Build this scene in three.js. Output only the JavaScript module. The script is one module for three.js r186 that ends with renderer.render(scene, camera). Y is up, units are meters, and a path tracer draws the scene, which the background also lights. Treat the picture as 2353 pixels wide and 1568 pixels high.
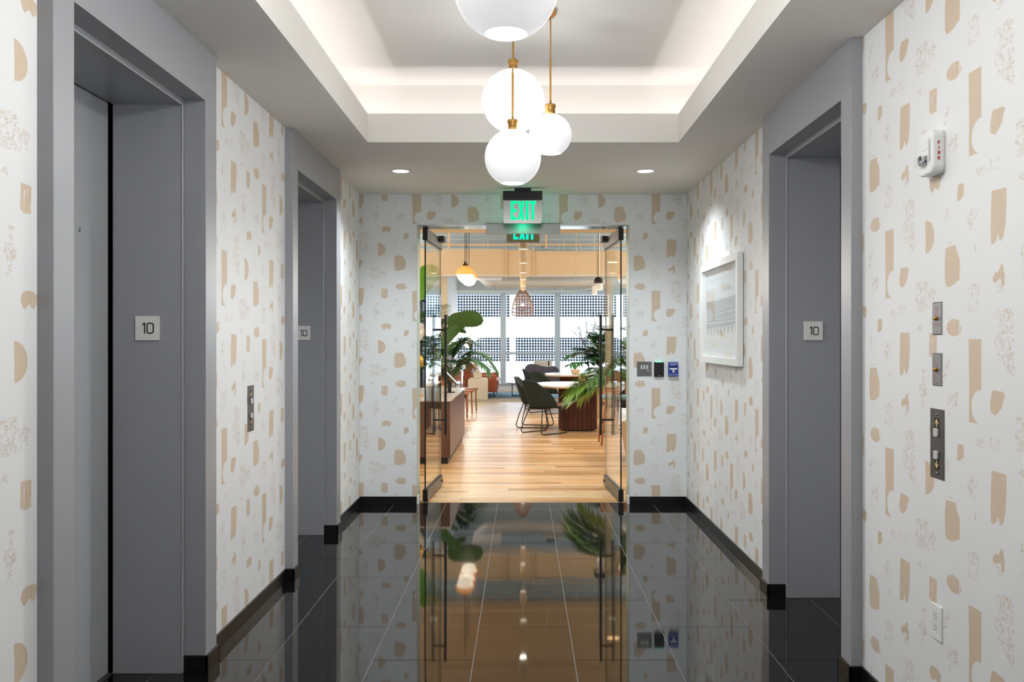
import * as THREE from 'three';
import { mergeGeometries } from 'three/addons/utils/BufferGeometryUtils.js';
import { RoundedBoxGeometry } from 'three/addons/geometries/RoundedBoxGeometry.js';
import { RectAreaLightUniformsLib } from 'three/addons/lights/RectAreaLightUniformsLib.js';
import { ImprovedNoise } from 'three/addons/math/ImprovedNoise.js';

// ---------------------------------------------------------------- camera, sky, sun, exposure
RectAreaLightUniformsLib.init();
const scene = new THREE.Scene();
const W = 2353, H = 1568, F = 2000, EYE = 1.458;
const camera = new THREE.PerspectiveCamera(2 * Math.atan(H / 2 / F) * 180 / Math.PI, W / H, 0.05, 400);
camera.position.set(0, EYE, 0);
camera.lookAt(0, EYE, -1);
camera.setViewOffset(W, H, -25.5, 3, W, H);          // shifted lens: verticals stay vertical
const renderer = new THREE.WebGLRenderer({ antialias: true });
renderer.toneMapping = THREE.LinearToneMapping;
renderer.toneMappingExposure = 1.7;
renderer.shadowMap.enabled = true;
scene.background = new THREE.Color().setRGB(2.0, 2.3, 2.65);
const sun = new THREE.DirectionalLight(new THREE.Color().setRGB(1, 0.97, 0.93), 0.7);
sun.position.set(14, 42, 12); sun.target.position.set(0, 0, -50); scene.add(sun, sun.target);
sun.castShadow = true;
Object.assign(sun.shadow.camera, { left: -40, right: 40, top: 40, bottom: -40, near: 1, far: 160 });
sun.shadow.mapSize.set(2048, 2048);

// ---------------------------------------------------------------- helpers
let seed = 7;
const rnd = () => { seed = (seed + 0x6d2b79f5) | 0; let t = Math.imul(seed ^ (seed >>> 15), 1 | seed); t = (t + Math.imul(t ^ (t >>> 7), 61 | t)) ^ t; return ((t ^ (t >>> 14)) >>> 0) / 4294967296; };
const rr = (a, b) => a + (b - a) * rnd();
const V = (x, y, z) => new THREE.Vector3(x, y, z);
const pt = (px, py, d) => V((px - 1202) / F * d, EYE - (py - 781) / F * d, -d);
const taken = new Map();
const numbered = (n) => { const k = taken.get(n) ?? 0; taken.set(n, k + 1); return k ? n + '_' + String(k).padStart(3, '0') : n; };
const shade = (o) => { o.castShadow = o.receiveShadow = true; return o; };
function clean(g) {
  g = g.index ? g.toNonIndexed() : g.clone();
  for (const k of Object.keys(g.attributes)) if (!['position', 'normal', 'uv'].includes(k)) g.deleteAttribute(k);
  if (!g.attributes.normal) g.computeVertexNormals();
  if (!g.attributes.uv) g.setAttribute('uv', new THREE.BufferAttribute(new Float32Array(g.attributes.position.count * 2), 2));
  return g;
}
const merge = (list) => list.length === 1 ? list[0] : mergeGeometries(list.map(clean));
function part(name, geo, mat, parent) {
  const m = shade(new THREE.Mesh(Array.isArray(geo) ? merge(geo) : geo, mat)); m.name = name; parent.add(m); return m;
}
function thing(name, label, category, p = [0, 0, 0], turn = 0, group) {
  const g = new THREE.Group(); g.name = numbered(name); g.position.set(...p); g.rotation.y = turn;
  g.userData = { label, category }; if (group) g.userData.group = group; scene.add(g); return g;
}
function one(name, label, category, geo, mat, p = [0, 0, 0], turn = 0, group) {
  const m = part(numbered(name), geo, mat, scene); m.position.set(...p); m.rotation.y = turn;
  m.userData = { label, category }; if (group) m.userData.group = group; return m;
}
function struct(name, label, p = [0, 0, 0]) {
  const g = new THREE.Group(); g.name = numbered(name); g.userData = { kind: 'structure', label }; g.position.set(...p); scene.add(g); return g;
}
const bx = (x0, x1, y0, y1, z0, z1, r = 0) => {
  const w = Math.abs(x1 - x0), h = Math.abs(y1 - y0), d = Math.abs(z1 - z0);
  const g = r ? new RoundedBoxGeometry(w, h, d, 2, Math.min(r, w / 2.01, h / 2.01, d / 2.01)) : new THREE.BoxGeometry(w, h, d);
  return g.translate((x0 + x1) / 2, (y0 + y1) / 2, (z0 + z1) / 2);
};
// box uv in metres
function metric(g, sx = 1, sy = 1, ox = 0, oy = 0) {
  const p = g.attributes.position, n = g.attributes.normal, uv = g.attributes.uv;
  for (let i = 0; i < p.count; i++) {
    const ax = Math.abs(n.getX(i)), ay = Math.abs(n.getY(i)), az = Math.abs(n.getZ(i));
    const [a, b] = ay >= ax && ay >= az ? [p.getX(i), p.getZ(i)] : ax > az ? [p.getZ(i), p.getY(i)] : [p.getX(i), p.getY(i)];
    uv.setXY(i, a * sx + ox, b * sy + oy);
  }
  return g;
}
const cyl = (r0, r1, h, x, y, z, n = 24) => new THREE.CylinderGeometry(r1, r0, h, n).translate(x, y + h / 2, z);
const tube = (pts, r, n = 24, rad = 8, closed = false) => new THREE.TubeGeometry(new THREE.CatmullRomCurve3(pts.map((p) => p.isVector3 ? p : V(...p)), closed, 'catmullrom', 0.3), n, r, rad, closed);
const rod = (a, b, r, n = 10) => {
  const d = V().subVectors(b, a), g = new THREE.CylinderGeometry(r, r, d.length(), n);
  g.applyQuaternion(new THREE.Quaternion().setFromUnitVectors(V(0, 1, 0), d.clone().normalize()));
  return g.translate((a.x + b.x) / 2, (a.y + b.y) / 2, (a.z + b.z) / 2);
};
const lathe = (pts, n = 40) => new THREE.LatheGeometry(pts.map(([r, y]) => new THREE.Vector2(r, y)), n);
const poly = (pts) => new THREE.Shape(pts.map(([x, y]) => new THREE.Vector2(x, y)));
const ext = (shape, depth, bevel = 0) => new THREE.ExtrudeGeometry(shape, { depth, bevelEnabled: bevel > 0, bevelSize: bevel, bevelThickness: bevel, bevelSegments: 2, curveSegments: 20 });
const rrect = (w, h, r, cx = 0, cy = 0) => {
  const s = new THREE.Shape(), x = cx - w / 2, y = cy - h / 2;
  s.moveTo(x + r, y); s.lineTo(x + w - r, y); s.absarc(x + w - r, y + r, r, -Math.PI / 2, 0); s.lineTo(x + w, y + h - r); s.absarc(x + w - r, y + h - r, r, 0, Math.PI / 2);
  s.lineTo(x + r, y + h); s.absarc(x + r, y + h - r, r, Math.PI / 2, Math.PI); s.lineTo(x, y + r); s.absarc(x + r, y + r, r, Math.PI, Math.PI * 1.5);
  return s;
};

// ---------------------------------------------------------------- textures
const noise = new ImprovedNoise();
const canvas = (w, h) => { const c = document.createElement('canvas'); c.width = w; c.height = h; return [c, c.getContext('2d')]; };
const ctex = (c, srgb = true) => { const t = new THREE.CanvasTexture(c); if (srgb) t.colorSpace = THREE.SRGBColorSpace; t.wrapS = t.wrapT = THREE.RepeatWrapping; t.magFilter = THREE.LinearFilter; return t; };
function dtex(w, h, f, srgb = true) {
  const a = new Uint8Array(w * h * 4);
  for (let y = 0; y < h; y++) for (let x = 0; x < w; x++) { const c = f(x / w, y / h, x, y), o = (y * w + x) * 4; a[o] = Math.max(0, Math.min(255, c[0])); a[o + 1] = Math.max(0, Math.min(255, c[1])); a[o + 2] = Math.max(0, Math.min(255, c[2])); a[o + 3] = 255; }
  const t = new THREE.DataTexture(a, w, h); t.wrapS = t.wrapT = THREE.RepeatWrapping; t.magFilter = THREE.LinearFilter; if (srgb) t.colorSpace = THREE.SRGBColorSpace; t.needsUpdate = true; return t;
}
// periodic fractal noise on the unit square
const pn = (u, v, fx, fy, z = 0) => { const a = noise.noise(u * fx, v * fy, z), b = noise.noise((u - 1) * fx, v * fy, z), c = noise.noise(u * fx, (v - 1) * fy, z), d = noise.noise((u - 1) * fx, (v - 1) * fy, z); return (a * (1 - u) + b * u) * (1 - v) + (c * (1 - u) + d * u) * v; };

// wallpaper print: units are 0.589 mm, half drop of 730 every 1101
const UNIT = 0.000589, CW = 2202, CH = 1460, OX = 700, OY = 600;
function wallpaperTexture() {
  const tw = 2048, th = 1358, [c, g] = canvas(tw, th), S = tw / CW;
  g.fillStyle = 'rgb(234,234,234)'; g.fillRect(0, 0, tw, th);
  const INK = 'rgb(214,194,171)', FINE = 'rgb(196,168,143)';
  let s = 1; const r = () => { s = (s * 16807) % 2147483647; return s / 2147483647; };
  const path = (pts) => { g.beginPath(); pts.forEach(([x, y], i) => (i ? g.lineTo(x, y) : g.moveTo(x, y))); g.closePath(); };
  const rough = (pts, amp) => { const out = []; for (let i = 0; i < pts.length; i++) { const [x0, y0] = pts[i], [x1, y1] = pts[(i + 1) % pts.length], n = Math.max(1, Math.round(Math.hypot(x1 - x0, y1 - y0) / 9)); for (let k = 0; k < n; k++) out.push([x0 + (x1 - x0) * k / n + (r() - 0.5) * amp, y0 + (y1 - y0) * k / n + (r() - 0.5) * amp]); } return out; };
  const solid = (pts, amp = 2) => () => { g.fillStyle = INK; path(rough(pts, amp)); g.fill(); };
  const streaks = (lines) => { g.fillStyle = 'rgb(234,234,234)'; for (const [x, y0, y1, w] of lines) { g.beginPath(); g.moveTo(x, y0); g.lineTo(x + w, y0 + 4); g.lineTo(x + w * 0.5, y1); g.closePath(); g.fill(); } };
  const crackle = (pts, density = 1, size = 9, alpha = 0.9) => () => {
    const xs = pts.map((p) => p[0]), ys = pts.map((p) => p[1]), x0 = Math.min(...xs), x1 = Math.max(...xs), y0 = Math.min(...ys), y1 = Math.max(...ys);
    g.save(); path(rough(pts, 8)); g.clip(); g.strokeStyle = FINE; g.lineCap = 'round';
    const n = Math.round((x1 - x0) * (y1 - y0) / (size * size * 1.75) * density);
    for (let i = 0; i < n; i++) {
      const x = x0 + (x1 - x0) * r(), y = y0 + (y1 - y0) * r(), rad = size * (0.55 + 0.8 * r()), a = r() * 6.3, sw = 1.6 + 3.2 * r(), w = 1.5 + 1.2 * r(), keep = noise.noise(x / 60, y / 60, 3.3) * 0.5 + 0.62;
      if (r() > keep) continue;
      g.globalAlpha = alpha * (0.55 + 0.45 * r()); g.lineWidth = w; g.beginPath(); g.ellipse(x, y, rad, rad * (0.55 + 0.45 * r()), r() * 3, a, a + sw); g.stroke();
    }
    g.restore();
  };
  const ell = (cx, cy, rx, ry, a0 = 0, a1 = Math.PI * 2, n = 26) => Array.from({ length: n }, (_, i) => { const a = a0 + (a1 - a0) * i / (n - (a1 - a0 < 6.2 ? 1 : 0)); return [cx + rx * Math.cos(a), cy + ry * Math.sin(a)]; });
  const motifs = [
    () => { const arc = ell(122, -90, 90, 92, Math.PI * 1.5 + 0.14, Math.PI * 0.5 + 0.14).map((p) => p); path([[0, -457], [135, -457], [134, -181], ...arc, [112, 0], [4, 0], [6, -220]]); g.fillStyle = INK; g.fill(); },
    solid([[250, -191], [300, -187], [335, -187], [358, -176], [362, -160], [345, -146], [348, -135], [338, -125], [334, -105], [300, -75], [270, -58], [225, -75], [222, -120], [235, -170]]),
    crackle([...ell(130, 100, 50, 34), [178, 108]], 0.8, 7, 0.55), crackle([...ell(265, 92, 55, 36, 0.2, 6), [215, 130]], 0.8, 7, 0.6), crackle([[170, 98], [225, 108], [225, 120], [170, 118]], 0.5, 6, 0.5),
    solid([[-118, 137], [-55, 132], [-50, 200], [-80, 218], [-110, 229], [-128, 225]]),
    crackle([[-240, 240], [-222, 275], [-222, 330], [-230, 367], [-250, 345], [-280, 325]], 1.1, 8),
    crackle([[78, 262], [88, 290], [88, 425], [60, 420], [10, 405], [-20, 350], [10, 310]], 0.95, 11), crackle(ell(72, 508, 12, 30), 1.2, 7, 0.8),
    () => { solid([[237, 229], [375, 234], [376, 300], [369, 400], [362, 440], [345, 485], [318, 501], [308, 485], [296, 455], [284, 490], [252, 510], [229, 500], [226, 420], [232, 300]])(); streaks([[352, 250, 330, 2], [336, 240, 290, 2], [250, 400, 470, 3]]); },
    () => { solid([[-258, 475], [-138, 470], [-136, 500], [-120, 520], [-98, 555], [-94, 620], [-100, 672], [-140, 680], [-150, 692], [-200, 702], [-255, 700], [-266, 660], [-270, 560], [-262, 520]], 5)(); path([[-238, 448], [-180, 450], [-196, 456]]); g.fillStyle = INK; g.fill(); },
    crackle([[-5, 705], [118, 700], [112, 800], [92, 858], [-10, 855]], 0.9, 10),
    () => { solid([[250, 680], [270, 660], [300, 655], [325, 622], [345, 622], [352, 660], [364, 678], [355, 692], [360, 720], [342, 738], [330, 715], [322, 690], [290, 705], [262, 712], [246, 700]], 4)(); crackle([[275, 715], [360, 718], [355, 765], [280, 760]], 0.7, 8)(); },
    () => { solid([...ell(-162, 938, 86, 50).map(([x, y]) => [Math.min(x, -100), y])], 2)(); streaks([[-205, 893, 985, 5], [-165, 888, 960, 6], [-104, 900, 980, 4]]); solid([[-90, 930], [-78, 935], [-86, 965], [-98, 975]], 3)(); },
    crackle([[265, 850], [420, 848], [445, 870], [430, 900], [446, 930], [446, 1195], [420, 1185], [390, 1165], [330, 1120], [290, 1110], [262, 1060], [270, 1000], [300, 950], [282, 915], [262, 890]], 1.15, 10.5),
    crackle([[-248, -346], [-198, -340], [-230, -290], [-255, -230], [-294, -232], [-270, -290]], 1.4, 9),
    crackle([[-238, -160], [-108, -164], [-110, -80], [-235, -60]], 1.05, 10), crackle([[-235, -70], [-110, -85], [-118, -20], [-160, -60], [-200, -50], [-222, 8], [-240, 0]], 0.55, 10, 0.6),
    solid([[-515, 283], ...ell(-515, 385, 116, 102, -Math.PI / 2, Math.PI / 2), [-512, 487], [-510, 400]], 2),
    () => { solid([[-458, 90], [-456, 62], [-436, 42], [-400, 33], [-350, 38], [-316, 56], [-322, 98], [-345, 124], [-365, 118], [-372, 106], [-395, 104], [-420, 127], [-440, 120]], 3)(); streaks([[-352, 70, 124, 4], [-335, 80, 115, 3]]); },
    crackle([[-570, -273], [-505, -270], [-530, -230], [-520, -190], [-492, -165], [-495, -120], [-525, -100], [-535, -60], [-515, -10], [-590, -12], [-565, -60], [-570, -110], [-608, -150], [-590, -185], [-560, -200], [-555, -235]], 1.0, 9, 0.8),
    () => { solid([[-458, 970], [-366, 973], [-370, 1112], [-436, 1116], [-445, 1096], [-455, 1114], [-464, 1090]], 2)(); streaks([[-432, 1000, 1118, 8], [-405, 990, 1050, 4], [-382, 1060, 1110, 4]]); },
    crackle([[-640, 660], [-590, 645], [-520, 642], [-440, 668], [-385, 710], [-366, 745], [-385, 790], [-470, 822], [-560, 832], [-640, 840], [-650, 760]], 1.05, 12),
    crackle([[-637, 910], [-566, 915], [-570, 960], [-600, 996], [-620, 960]], 1.0, 9, 0.8),
  ];
  g.scale(S, th / CH);
  for (let i = 0; i < motifs.length; i++) for (const [hx, hy] of [[0, 0], [1101, 730]]) for (const wx of [-CW, 0, CW]) for (const wy of [-CH, 0, CH]) {
    s = 1000 + i * 77; g.save(); g.translate(OX + hx + wx, OY + hy + wy); motifs[i](); g.restore(); g.globalAlpha = 1;
  }
  return ctex(c);
}
const TEX = {};
TEX.paper = wallpaperTexture();
TEX.granite = dtex(512, 512, (u, v, x, y) => { const k = rnd(), n = pn(u, v, 70, 70) + 0.5 * pn(u, v, 150, 150, 4); const b = 13 + 12 * n + (k > 0.93 ? 14 * rnd() : 0) + 5 * rnd(); return [b, b * 0.97, b * 0.95]; });
TEX.wave = dtex(256, 256, (u, v) => { const n = 128 + 110 * pn(u, v, 3, 3, 9) + 40 * pn(u, v, 7, 7, 5); return [n, n, n]; }, false);
TEX.peel = dtex(256, 256, (u, v) => { const n = 128 + 80 * pn(u, v, 24, 24, 2) + 60 * pn(u, v, 60, 60, 5); return [n, n, n]; }, false);
const woodTex = (light, dark, sx, sy, z) => dtex(512, 512, (u, v) => {
  const n = pn(u, v, sx, sy, z), m = pn(u, v, sx * 2.5, sy * 3, z + 3), f = pn(u, v, sx * 3, sy * 9, z + 7);
  const k = Math.max(0, Math.min(1, 0.42 + 0.75 * n + 0.35 * m + 0.3 * f));
  return [0, 1, 2].map((i) => light[i] + (dark[i] - light[i]) * k);
});
TEX.oak = woodTex([232, 210, 172], [178, 140, 98], 5, 26, 1);
TEX.walnut = woodTex([112, 76, 58], [70, 44, 33], 4, 30, 11);
TEX.concrete = dtex(512, 512, (u, v) => { const n = pn(u, v, 6, 6, 1) * 30 + pn(u, v, 40, 40, 3) * 22 + (pn(u, v, 14, 14, 8) > 0.32 ? -22 : 0), b = 196 + n; return [b * 0.9, b * 0.97, b]; });
TEX.carpet = dtex(256, 256, (u, v) => { const n = pn(u, v, 12, 12, 1) * 20 + (rnd() - 0.5) * 40; return [188 + n, 170 + n, 146 + n]; });
TEX.weave = dtex(256, 256, (u, v, x, y) => { const b = 128 + 60 * Math.sin(x * Math.PI / 4) * Math.sin(y * Math.PI / 4) + (rnd() - 0.5) * 70; return [b, b, b]; }, false);
const rep = (t, x, y) => { const c = t.clone(); c.repeat.set(x, y); c.needsUpdate = true; return c; };

// ---------------------------------------------------------------- materials
const std = (o) => new THREE.MeshStandardMaterial(o), phy = (o) => new THREE.MeshPhysicalMaterial(o);
const lin = (r, g, b) => new THREE.Color().setRGB(r, g, b);
const M = {
  paper: phy({ map: TEX.paper, roughness: 0.5, specularIntensity: 0.6 }),
  paint: std({ color: '#9d9ea2', roughness: 0.34, bumpMap: rep(TEX.peel, 6, 6), bumpScale: 0.00012 }),
  leaf: std({ color: '#a8aaad', roughness: 0.42 }),
  black: std({ color: '#0b0b0c', roughness: 0.45 }),
  blackMetal: std({ color: '#131315', roughness: 0.35, metalness: 0.3 }),
  base: std({ color: '#101011', roughness: 0.3 }),
  ceil: std({ color: '#e6e3dd', roughness: 0.9 }),
  white: std({ color: '#ececea', roughness: 0.45 }),
  whiteWall: std({ color: '#e3e6e8', roughness: 0.8 }),
  tan: std({ color: '#d9c5a4', roughness: 0.75 }),
  tile: phy({ map: TEX.granite, roughness: 0.035, ior: 1.56, bumpMap: TEX.wave, bumpScale: 0.00025 }),
  grout: std({ color: '#8f8f8f', roughness: 0.8 }),
  brass: std({ color: '#c79a55', metalness: 1, roughness: 0.3 }),
  gold: std({ color: '#d5a13c', metalness: 1, roughness: 0.25 }),
  steel: std({ color: '#8f8f8d', metalness: 1, roughness: 0.4 }),
  steelDark: std({ color: '#6e6d6b', metalness: 0.85, roughness: 0.42 }),
  chrome: std({ color: '#cfd4d8', metalness: 1, roughness: 0.12 }),
  glass: phy({ color: lin(0.96, 0.985, 0.965), transmission: 1, thickness: 0, roughness: 0, ior: 1.5 }),
  clear: phy({ color: '#ffffff', transmission: 1, thickness: 0, roughness: 0.02, ior: 1.49 }),
  glassEdge: std({ color: '#0d1a17', roughness: 0.15 }),
  jamb: std({ color: '#c7d2ca', roughness: 0.35 }),
  opal: std({ color: '#f4f4f2', roughness: 0.15, emissive: '#fbfcff', emissiveIntensity: 0.3 }),
  glow: std({ color: '#ffffff', emissive: '#ffffff', emissiveIntensity: 1.4 }),
  glowCool: std({ color: '#ffffff', emissive: lin(0.93, 0.98, 1), emissiveIntensity: 2 }),
  glowWarm: std({ color: '#ffffff', emissive: lin(1, 0.88, 0.74), emissiveIntensity: 1.6 }),
  strip: std({ color: '#ffffff', emissive: lin(1, 0.95, 0.97), emissiveIntensity: 1.5 }),
  exit: std({ color: '#00c878', emissive: lin(0.0, 0.9, 0.38), emissiveIntensity: 0.6 }),
  exitFar: std({ color: '#00c8a8', emissive: lin(0.0, 0.85, 0.62), emissiveIntensity: 0.55 }),
  walnut: std({ map: TEX.walnut, roughness: 0.32 }),
  walnutDark: std({ color: '#2a1711', roughness: 0.45 }),
  slat: [0, 1, 2].map((i) => std({ color: ['#5a3124', '#4c281d', '#66392a'][i], roughness: 0.42 })),
  deskTop: std({ color: '#cfc9c0', roughness: 0.18 }),
  tableTop: std({ color: '#efe9e0', roughness: 0.22 }),
  oakEdge: std({ color: '#c9a27a', roughness: 0.5 }),
  green: std({ color: '#1c2a28', roughness: 0.85, bumpMap: rep(TEX.weave, 6, 6), bumpScale: 0.0004 }),
  taupe: std({ color: '#a39184', roughness: 0.85 }),
  leather: std({ color: '#a9562f', roughness: 0.45 }),
  greyFabric: std({ color: '#5c5a68', roughness: 0.95, bumpMap: rep(TEX.weave, 8, 8), bumpScale: 0.0006 }),
  linen: std({ color: '#ddd9cf', roughness: 0.9 }),
  cream: std({ color: '#eadbc2', roughness: 0.5 }),
  creamWhite: std({ color: '#f1e4cd', roughness: 0.45 }),
  clay: std({ color: '#d3b393', roughness: 0.7 }),
  soil: std({ color: '#3a2c22', roughness: 1 }),
  palm: phy({ color: '#2f6b34', roughness: 0.42, side: THREE.DoubleSide }),
  palmLight: phy({ color: '#6f9a3a', roughness: 0.42, side: THREE.DoubleSide }),
  palmDark: phy({ color: '#1f4a2c', roughness: 0.4, side: THREE.DoubleSide }),
  banana: phy({ color: '#3f6b33', roughness: 0.38, side: THREE.DoubleSide }),
  bananaBright: phy({ color: '#5fa81f', roughness: 0.38, side: THREE.DoubleSide }),
  stem: std({ color: '#6b7a3c', roughness: 0.6 }),
  branch: std({ color: '#4a4038', roughness: 0.8 }),
  deck: std({ map: TEX.concrete, roughness: 0.9 }),
  duct: std({ color: '#c9c7c2', roughness: 0.5, metalness: 0.2 }),
  soffit: std({ color: '#bcc6c9', roughness: 0.8 }),
  mullion: std({ color: '#b9c7d1', roughness: 0.45 }),
  carpet: std({ map: rep(TEX.carpet, 6, 6), roughness: 1 }),
  rug: std({ color: '#6d8794', roughness: 1 }),
  facade: std({ color: '#eceef0', roughness: 0.9 }),
  bars: std({ color: '#d0dae3', roughness: 0.8 }),
  garage: std({ color: '#39506b', roughness: 0.9 }),
  street: std({ color: '#8a8a88', roughness: 0.95 }),
  rattan: std({ color: '#94705a', roughness: 0.7 }),
  wood: std({ color: '#9c6038', roughness: 0.5 }),
  red: std({ color: '#d8281c', roughness: 0.5 }),
  plate: std({ color: '#e6e5e1', roughness: 0.35 }),
  blue: std({ color: '#1f3f94', roughness: 0.4 }),
  blueDark: std({ color: '#0e1c4e', roughness: 0.6 }),
  greyBlue: std({ color: '#5d7f92', roughness: 0.6 }),
};

// ---------------------------------------------------------------- floors
{
  const fl = struct('floor', 'polished black granite tile floor of the elevator lobby');
  part('grout_bed', bx(-1.9, 1.9, -0.2, -0.0016, 2.4, -7.776), M.grout, fl);
  const TW = 0.4595, TL = 0.915, GAP = 0.0032, X0 = -1.145, variants = [0, 1, 2, 3].map((k) => {
    const g = new RoundedBoxGeometry(1, 1, 1, 1, 0.001), p = g.attributes.position, uv = g.attributes.uv;
    for (let i = 0; i < p.count; i++) uv.setXY(i, (p.getX(i) * 0.46 + k * 0.37) * 1.6, (p.getZ(i) * 0.915 + k * 0.61) * 1.6);
    return g;
  });
  let n = 0;
  for (let k = -2; k < 7; k++) {
    const xa = Math.max(-1.86, X0 + k * TW), xb = Math.min(1.86, X0 + (k + 1) * TW);
    const off = ((k % 2) + 2) % 2 ? 7.618 : 7.618 - TL / 2;
    for (let j = -1; j < 11; j++) {
      const da = Math.max(-2.3, off - (j + 1) * TL), db = Math.min(7.776, off - j * TL);
      if (db - da < 0.02 || xb - xa < 0.02) continue;
      const t = part('tile', variants[(n * 7 + k + 8) % 4], M.tile, fl);
      t.position.set((xa + xb) / 2, -0.01, -(da + db) / 2);
      t.scale.set(xb - xa - GAP, 0.02, db - da - GAP);
      t.rotation.set(rr(-1, 1) * 0.0007, 0, rr(-1, 1) * 0.0007);
      n++;
    }
  }
}
{
  const fl = struct('floor', 'light oak plank floor of the reception lounge');
  part('subfloor', bx(-6.5, 7.5, -0.2, -0.0125, -7.776, -24.4), M.walnutDark, fl);
  const tones = ['#ffffff', '#ead9bf', '#fff1dc', '#d8c1a0'].map((c) => std({ map: TEX.oak, color: c, roughness: 0.3, }));
  const geos = [0, 1, 2, 3, 4, 5].map((k) => { const g = new THREE.BoxGeometry(1, 1, 1), p = g.attributes.position, uv = g.attributes.uv; for (let i = 0; i < p.count; i++) uv.setXY(i, p.getX(i) * 0.55 + k * 0.31, p.getZ(i) * 0.13 + k * 0.17); return g; });
  const PW = 0.127; let count = 0; const rest = [[], [], [], []];
  for (let row = 0; row * PW < 12.6; row++) {
    const d0 = 7.779 + row * PW, d1 = d0 + PW - 0.0012;
    const lim = d0 * 0.16 + 0.7; let x = -lim - rr(0, 1.2), end = lim + 0.6;
    while (x < end) {
      const L = rr(0.9, 2.3), t = Math.floor(rnd() * 4), k = Math.floor(rnd() * 6);
      if (count < 300) {
        const m = part('plank', geos[k], tones[t], fl); m.position.set(x + L / 2, -0.0065, -(d0 + d1) / 2); m.scale.set(L - 0.001, 0.012 + rr(0, 0.0004), d1 - d0); count++;
      } else rest[t].push(geos[k].clone().scale(L - 0.001, 0.012, d1 - d0).translate(x + L / 2, -0.0065, -(d0 + d1) / 2));
      x += L;
    }
    for (const s of [-1, 1]) { const a = s < 0 ? -6.5 : x, b = s < 0 ? -lim - 1.2 : 7.5; if (s > 0 && b > a) rest[row % 4].push(new THREE.BoxGeometry(b - a, 0.012, PW).translate((a + b) / 2, -0.0085, -(d0 + d1) / 2)); }
    rest[row % 4].push(new THREE.BoxGeometry(6.5 - lim - 0.4, 0.012, PW).translate((-6.5 - lim - 0.4) / 2, -0.0095, -(d0 + d1) / 2));
  }
  rest.forEach((r, i) => { const m = part('far_planks', r, tones[i], fl); m.userData.kind = 'stuff'; });
  part('carpet', bx(-6.5, 7.5, -0.012, 0.006, -20.4, -24.3), M.carpet, fl);
  part('threshold', bx(-1.2, 1.2, -0.012, 0.001, -7.772, -7.79), M.steelDark, fl);
}

// ---------------------------------------------------------------- wallpapered walls
const WX = 1.4425, TOP = 2.743, BACK = 7.695;
function papered(g, axis, s0) {           // uv from metres: axis gives the run along the wall
  const p = g.attributes.position, uv = g.attributes.uv;
  for (let i = 0; i < p.count; i++) uv.setXY(i, ((axis(p.getX(i), p.getZ(i)) - s0) / UNIT + OX) / CW, 1 - ((2.481 - p.getY(i)) / UNIT + OY) / CH);
  return g;
}
const left = struct('wall_left', 'left lobby wall in white paper printed with beige shapes');
const right = struct('wall_right', 'right lobby wall in white paper printed with beige shapes');
const back = struct('wall_back', 'end wall with the glass entrance, papered with beige shapes');
for (const [a, b, s0] of [[-2.3, 2.6, 2.769], [3.94, 5.285, 4.161], [6.635, BACK + 0.1, 6.86]]) part('wall_section', papered(bx(-WX - 0.12, -WX, 0, TOP, -a, -b), (x, z) => -z, s0), M.paper, left);
for (const [a, b, s0] of [[-2.3, 3.715, -3.467], [5.05, BACK + 0.1, -5.413]]) part('wall_section', papered(bx(WX, WX + 0.12, 0, TOP, -a, -b), (x, z) => z, s0), M.paper, right);
const DX = 0.94, DH = 2.474, BK = 7.9;
part('wall_section', papered(bx(-WX, -DX, 0, TOP, -BACK, -BK), (x) => x, -0.981), M.paper, back);
part('wall_section', papered(bx(DX, WX, 0, TOP, -BACK, -BK), (x) => x, 1.134), M.paper, back);
part('wall_section', papered(bx(-DX, DX, DH, TOP, -BACK, -BK), (x) => x, -0.981), M.paper, back);
part('jamb_lining', [bx(-DX, -DX + 0.004, 0, DH, -BACK + 0.001, -BK), bx(DX - 0.004, DX, 0, DH, -BACK + 0.001, -BK)], M.jamb, back);
part('head_track', [bx(-DX + 0.004, DX - 0.004, DH - 0.012, DH, -BACK + 0.002, -BK)], M.chrome, back);
const rear = struct('wall_rear', 'plain white wall closing the lobby behind');
part('wall_section', bx(-WX - 0.5, WX + 0.5, 0, 3.3, 2.3, 2.45), M.whiteWall, rear);
// lobby trim: black skirting
const BH = 0.072, BT = 0.011;
const sideBase = (name, s, label, runs, frames) => {
  const g = struct(name, label), X = (a) => s * a;
  for (const [a, b] of runs) part('skirting', bx(X(WX), X(WX - BT), 0, BH, -a, -b, 0.002), M.base, g);
  for (const [a, b] of frames) {
    const fx = 1.3934;
    for (const [d0, d1, inner] of [[a, a + 0.12, 1], [b - 0.132, b, -1]]) {
      part('skirting', bx(X(fx), X(fx - BT), 0, BH, -(d0 - BT), -(d1 + BT), 0.002), M.base, g);
      const [e0, e1] = inner > 0 ? [d1, d1 + BT] : [d0 - BT, d0];
      part('skirting', bx(X(fx - BT), X(1.489), 0, BH, -e0, -e1, 0.002), M.base, g);
      const [o0, o1] = inner > 0 ? [d0 - BT, d0] : [d1, d1 + BT];
      part('skirting', bx(X(fx - BT), X(WX), 0, BH, -o0, -o1, 0.002), M.base, g);
    }
  }
};
const LF = [[2.583, 3.956], [5.27, 6.643]], RF = [[3.697, 5.07]];
sideBase('baseboard_left', -1, 'black skirting along the left wall and elevator frames', [[-2.3, 2.572], [3.967, 5.259], [6.654, BACK - BT]], LF);
sideBase('baseboard_right', 1, 'black skirting along the right wall and elevator frame', [[-2.3, 3.686], [5.081, BACK - BT]], RF);
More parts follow.
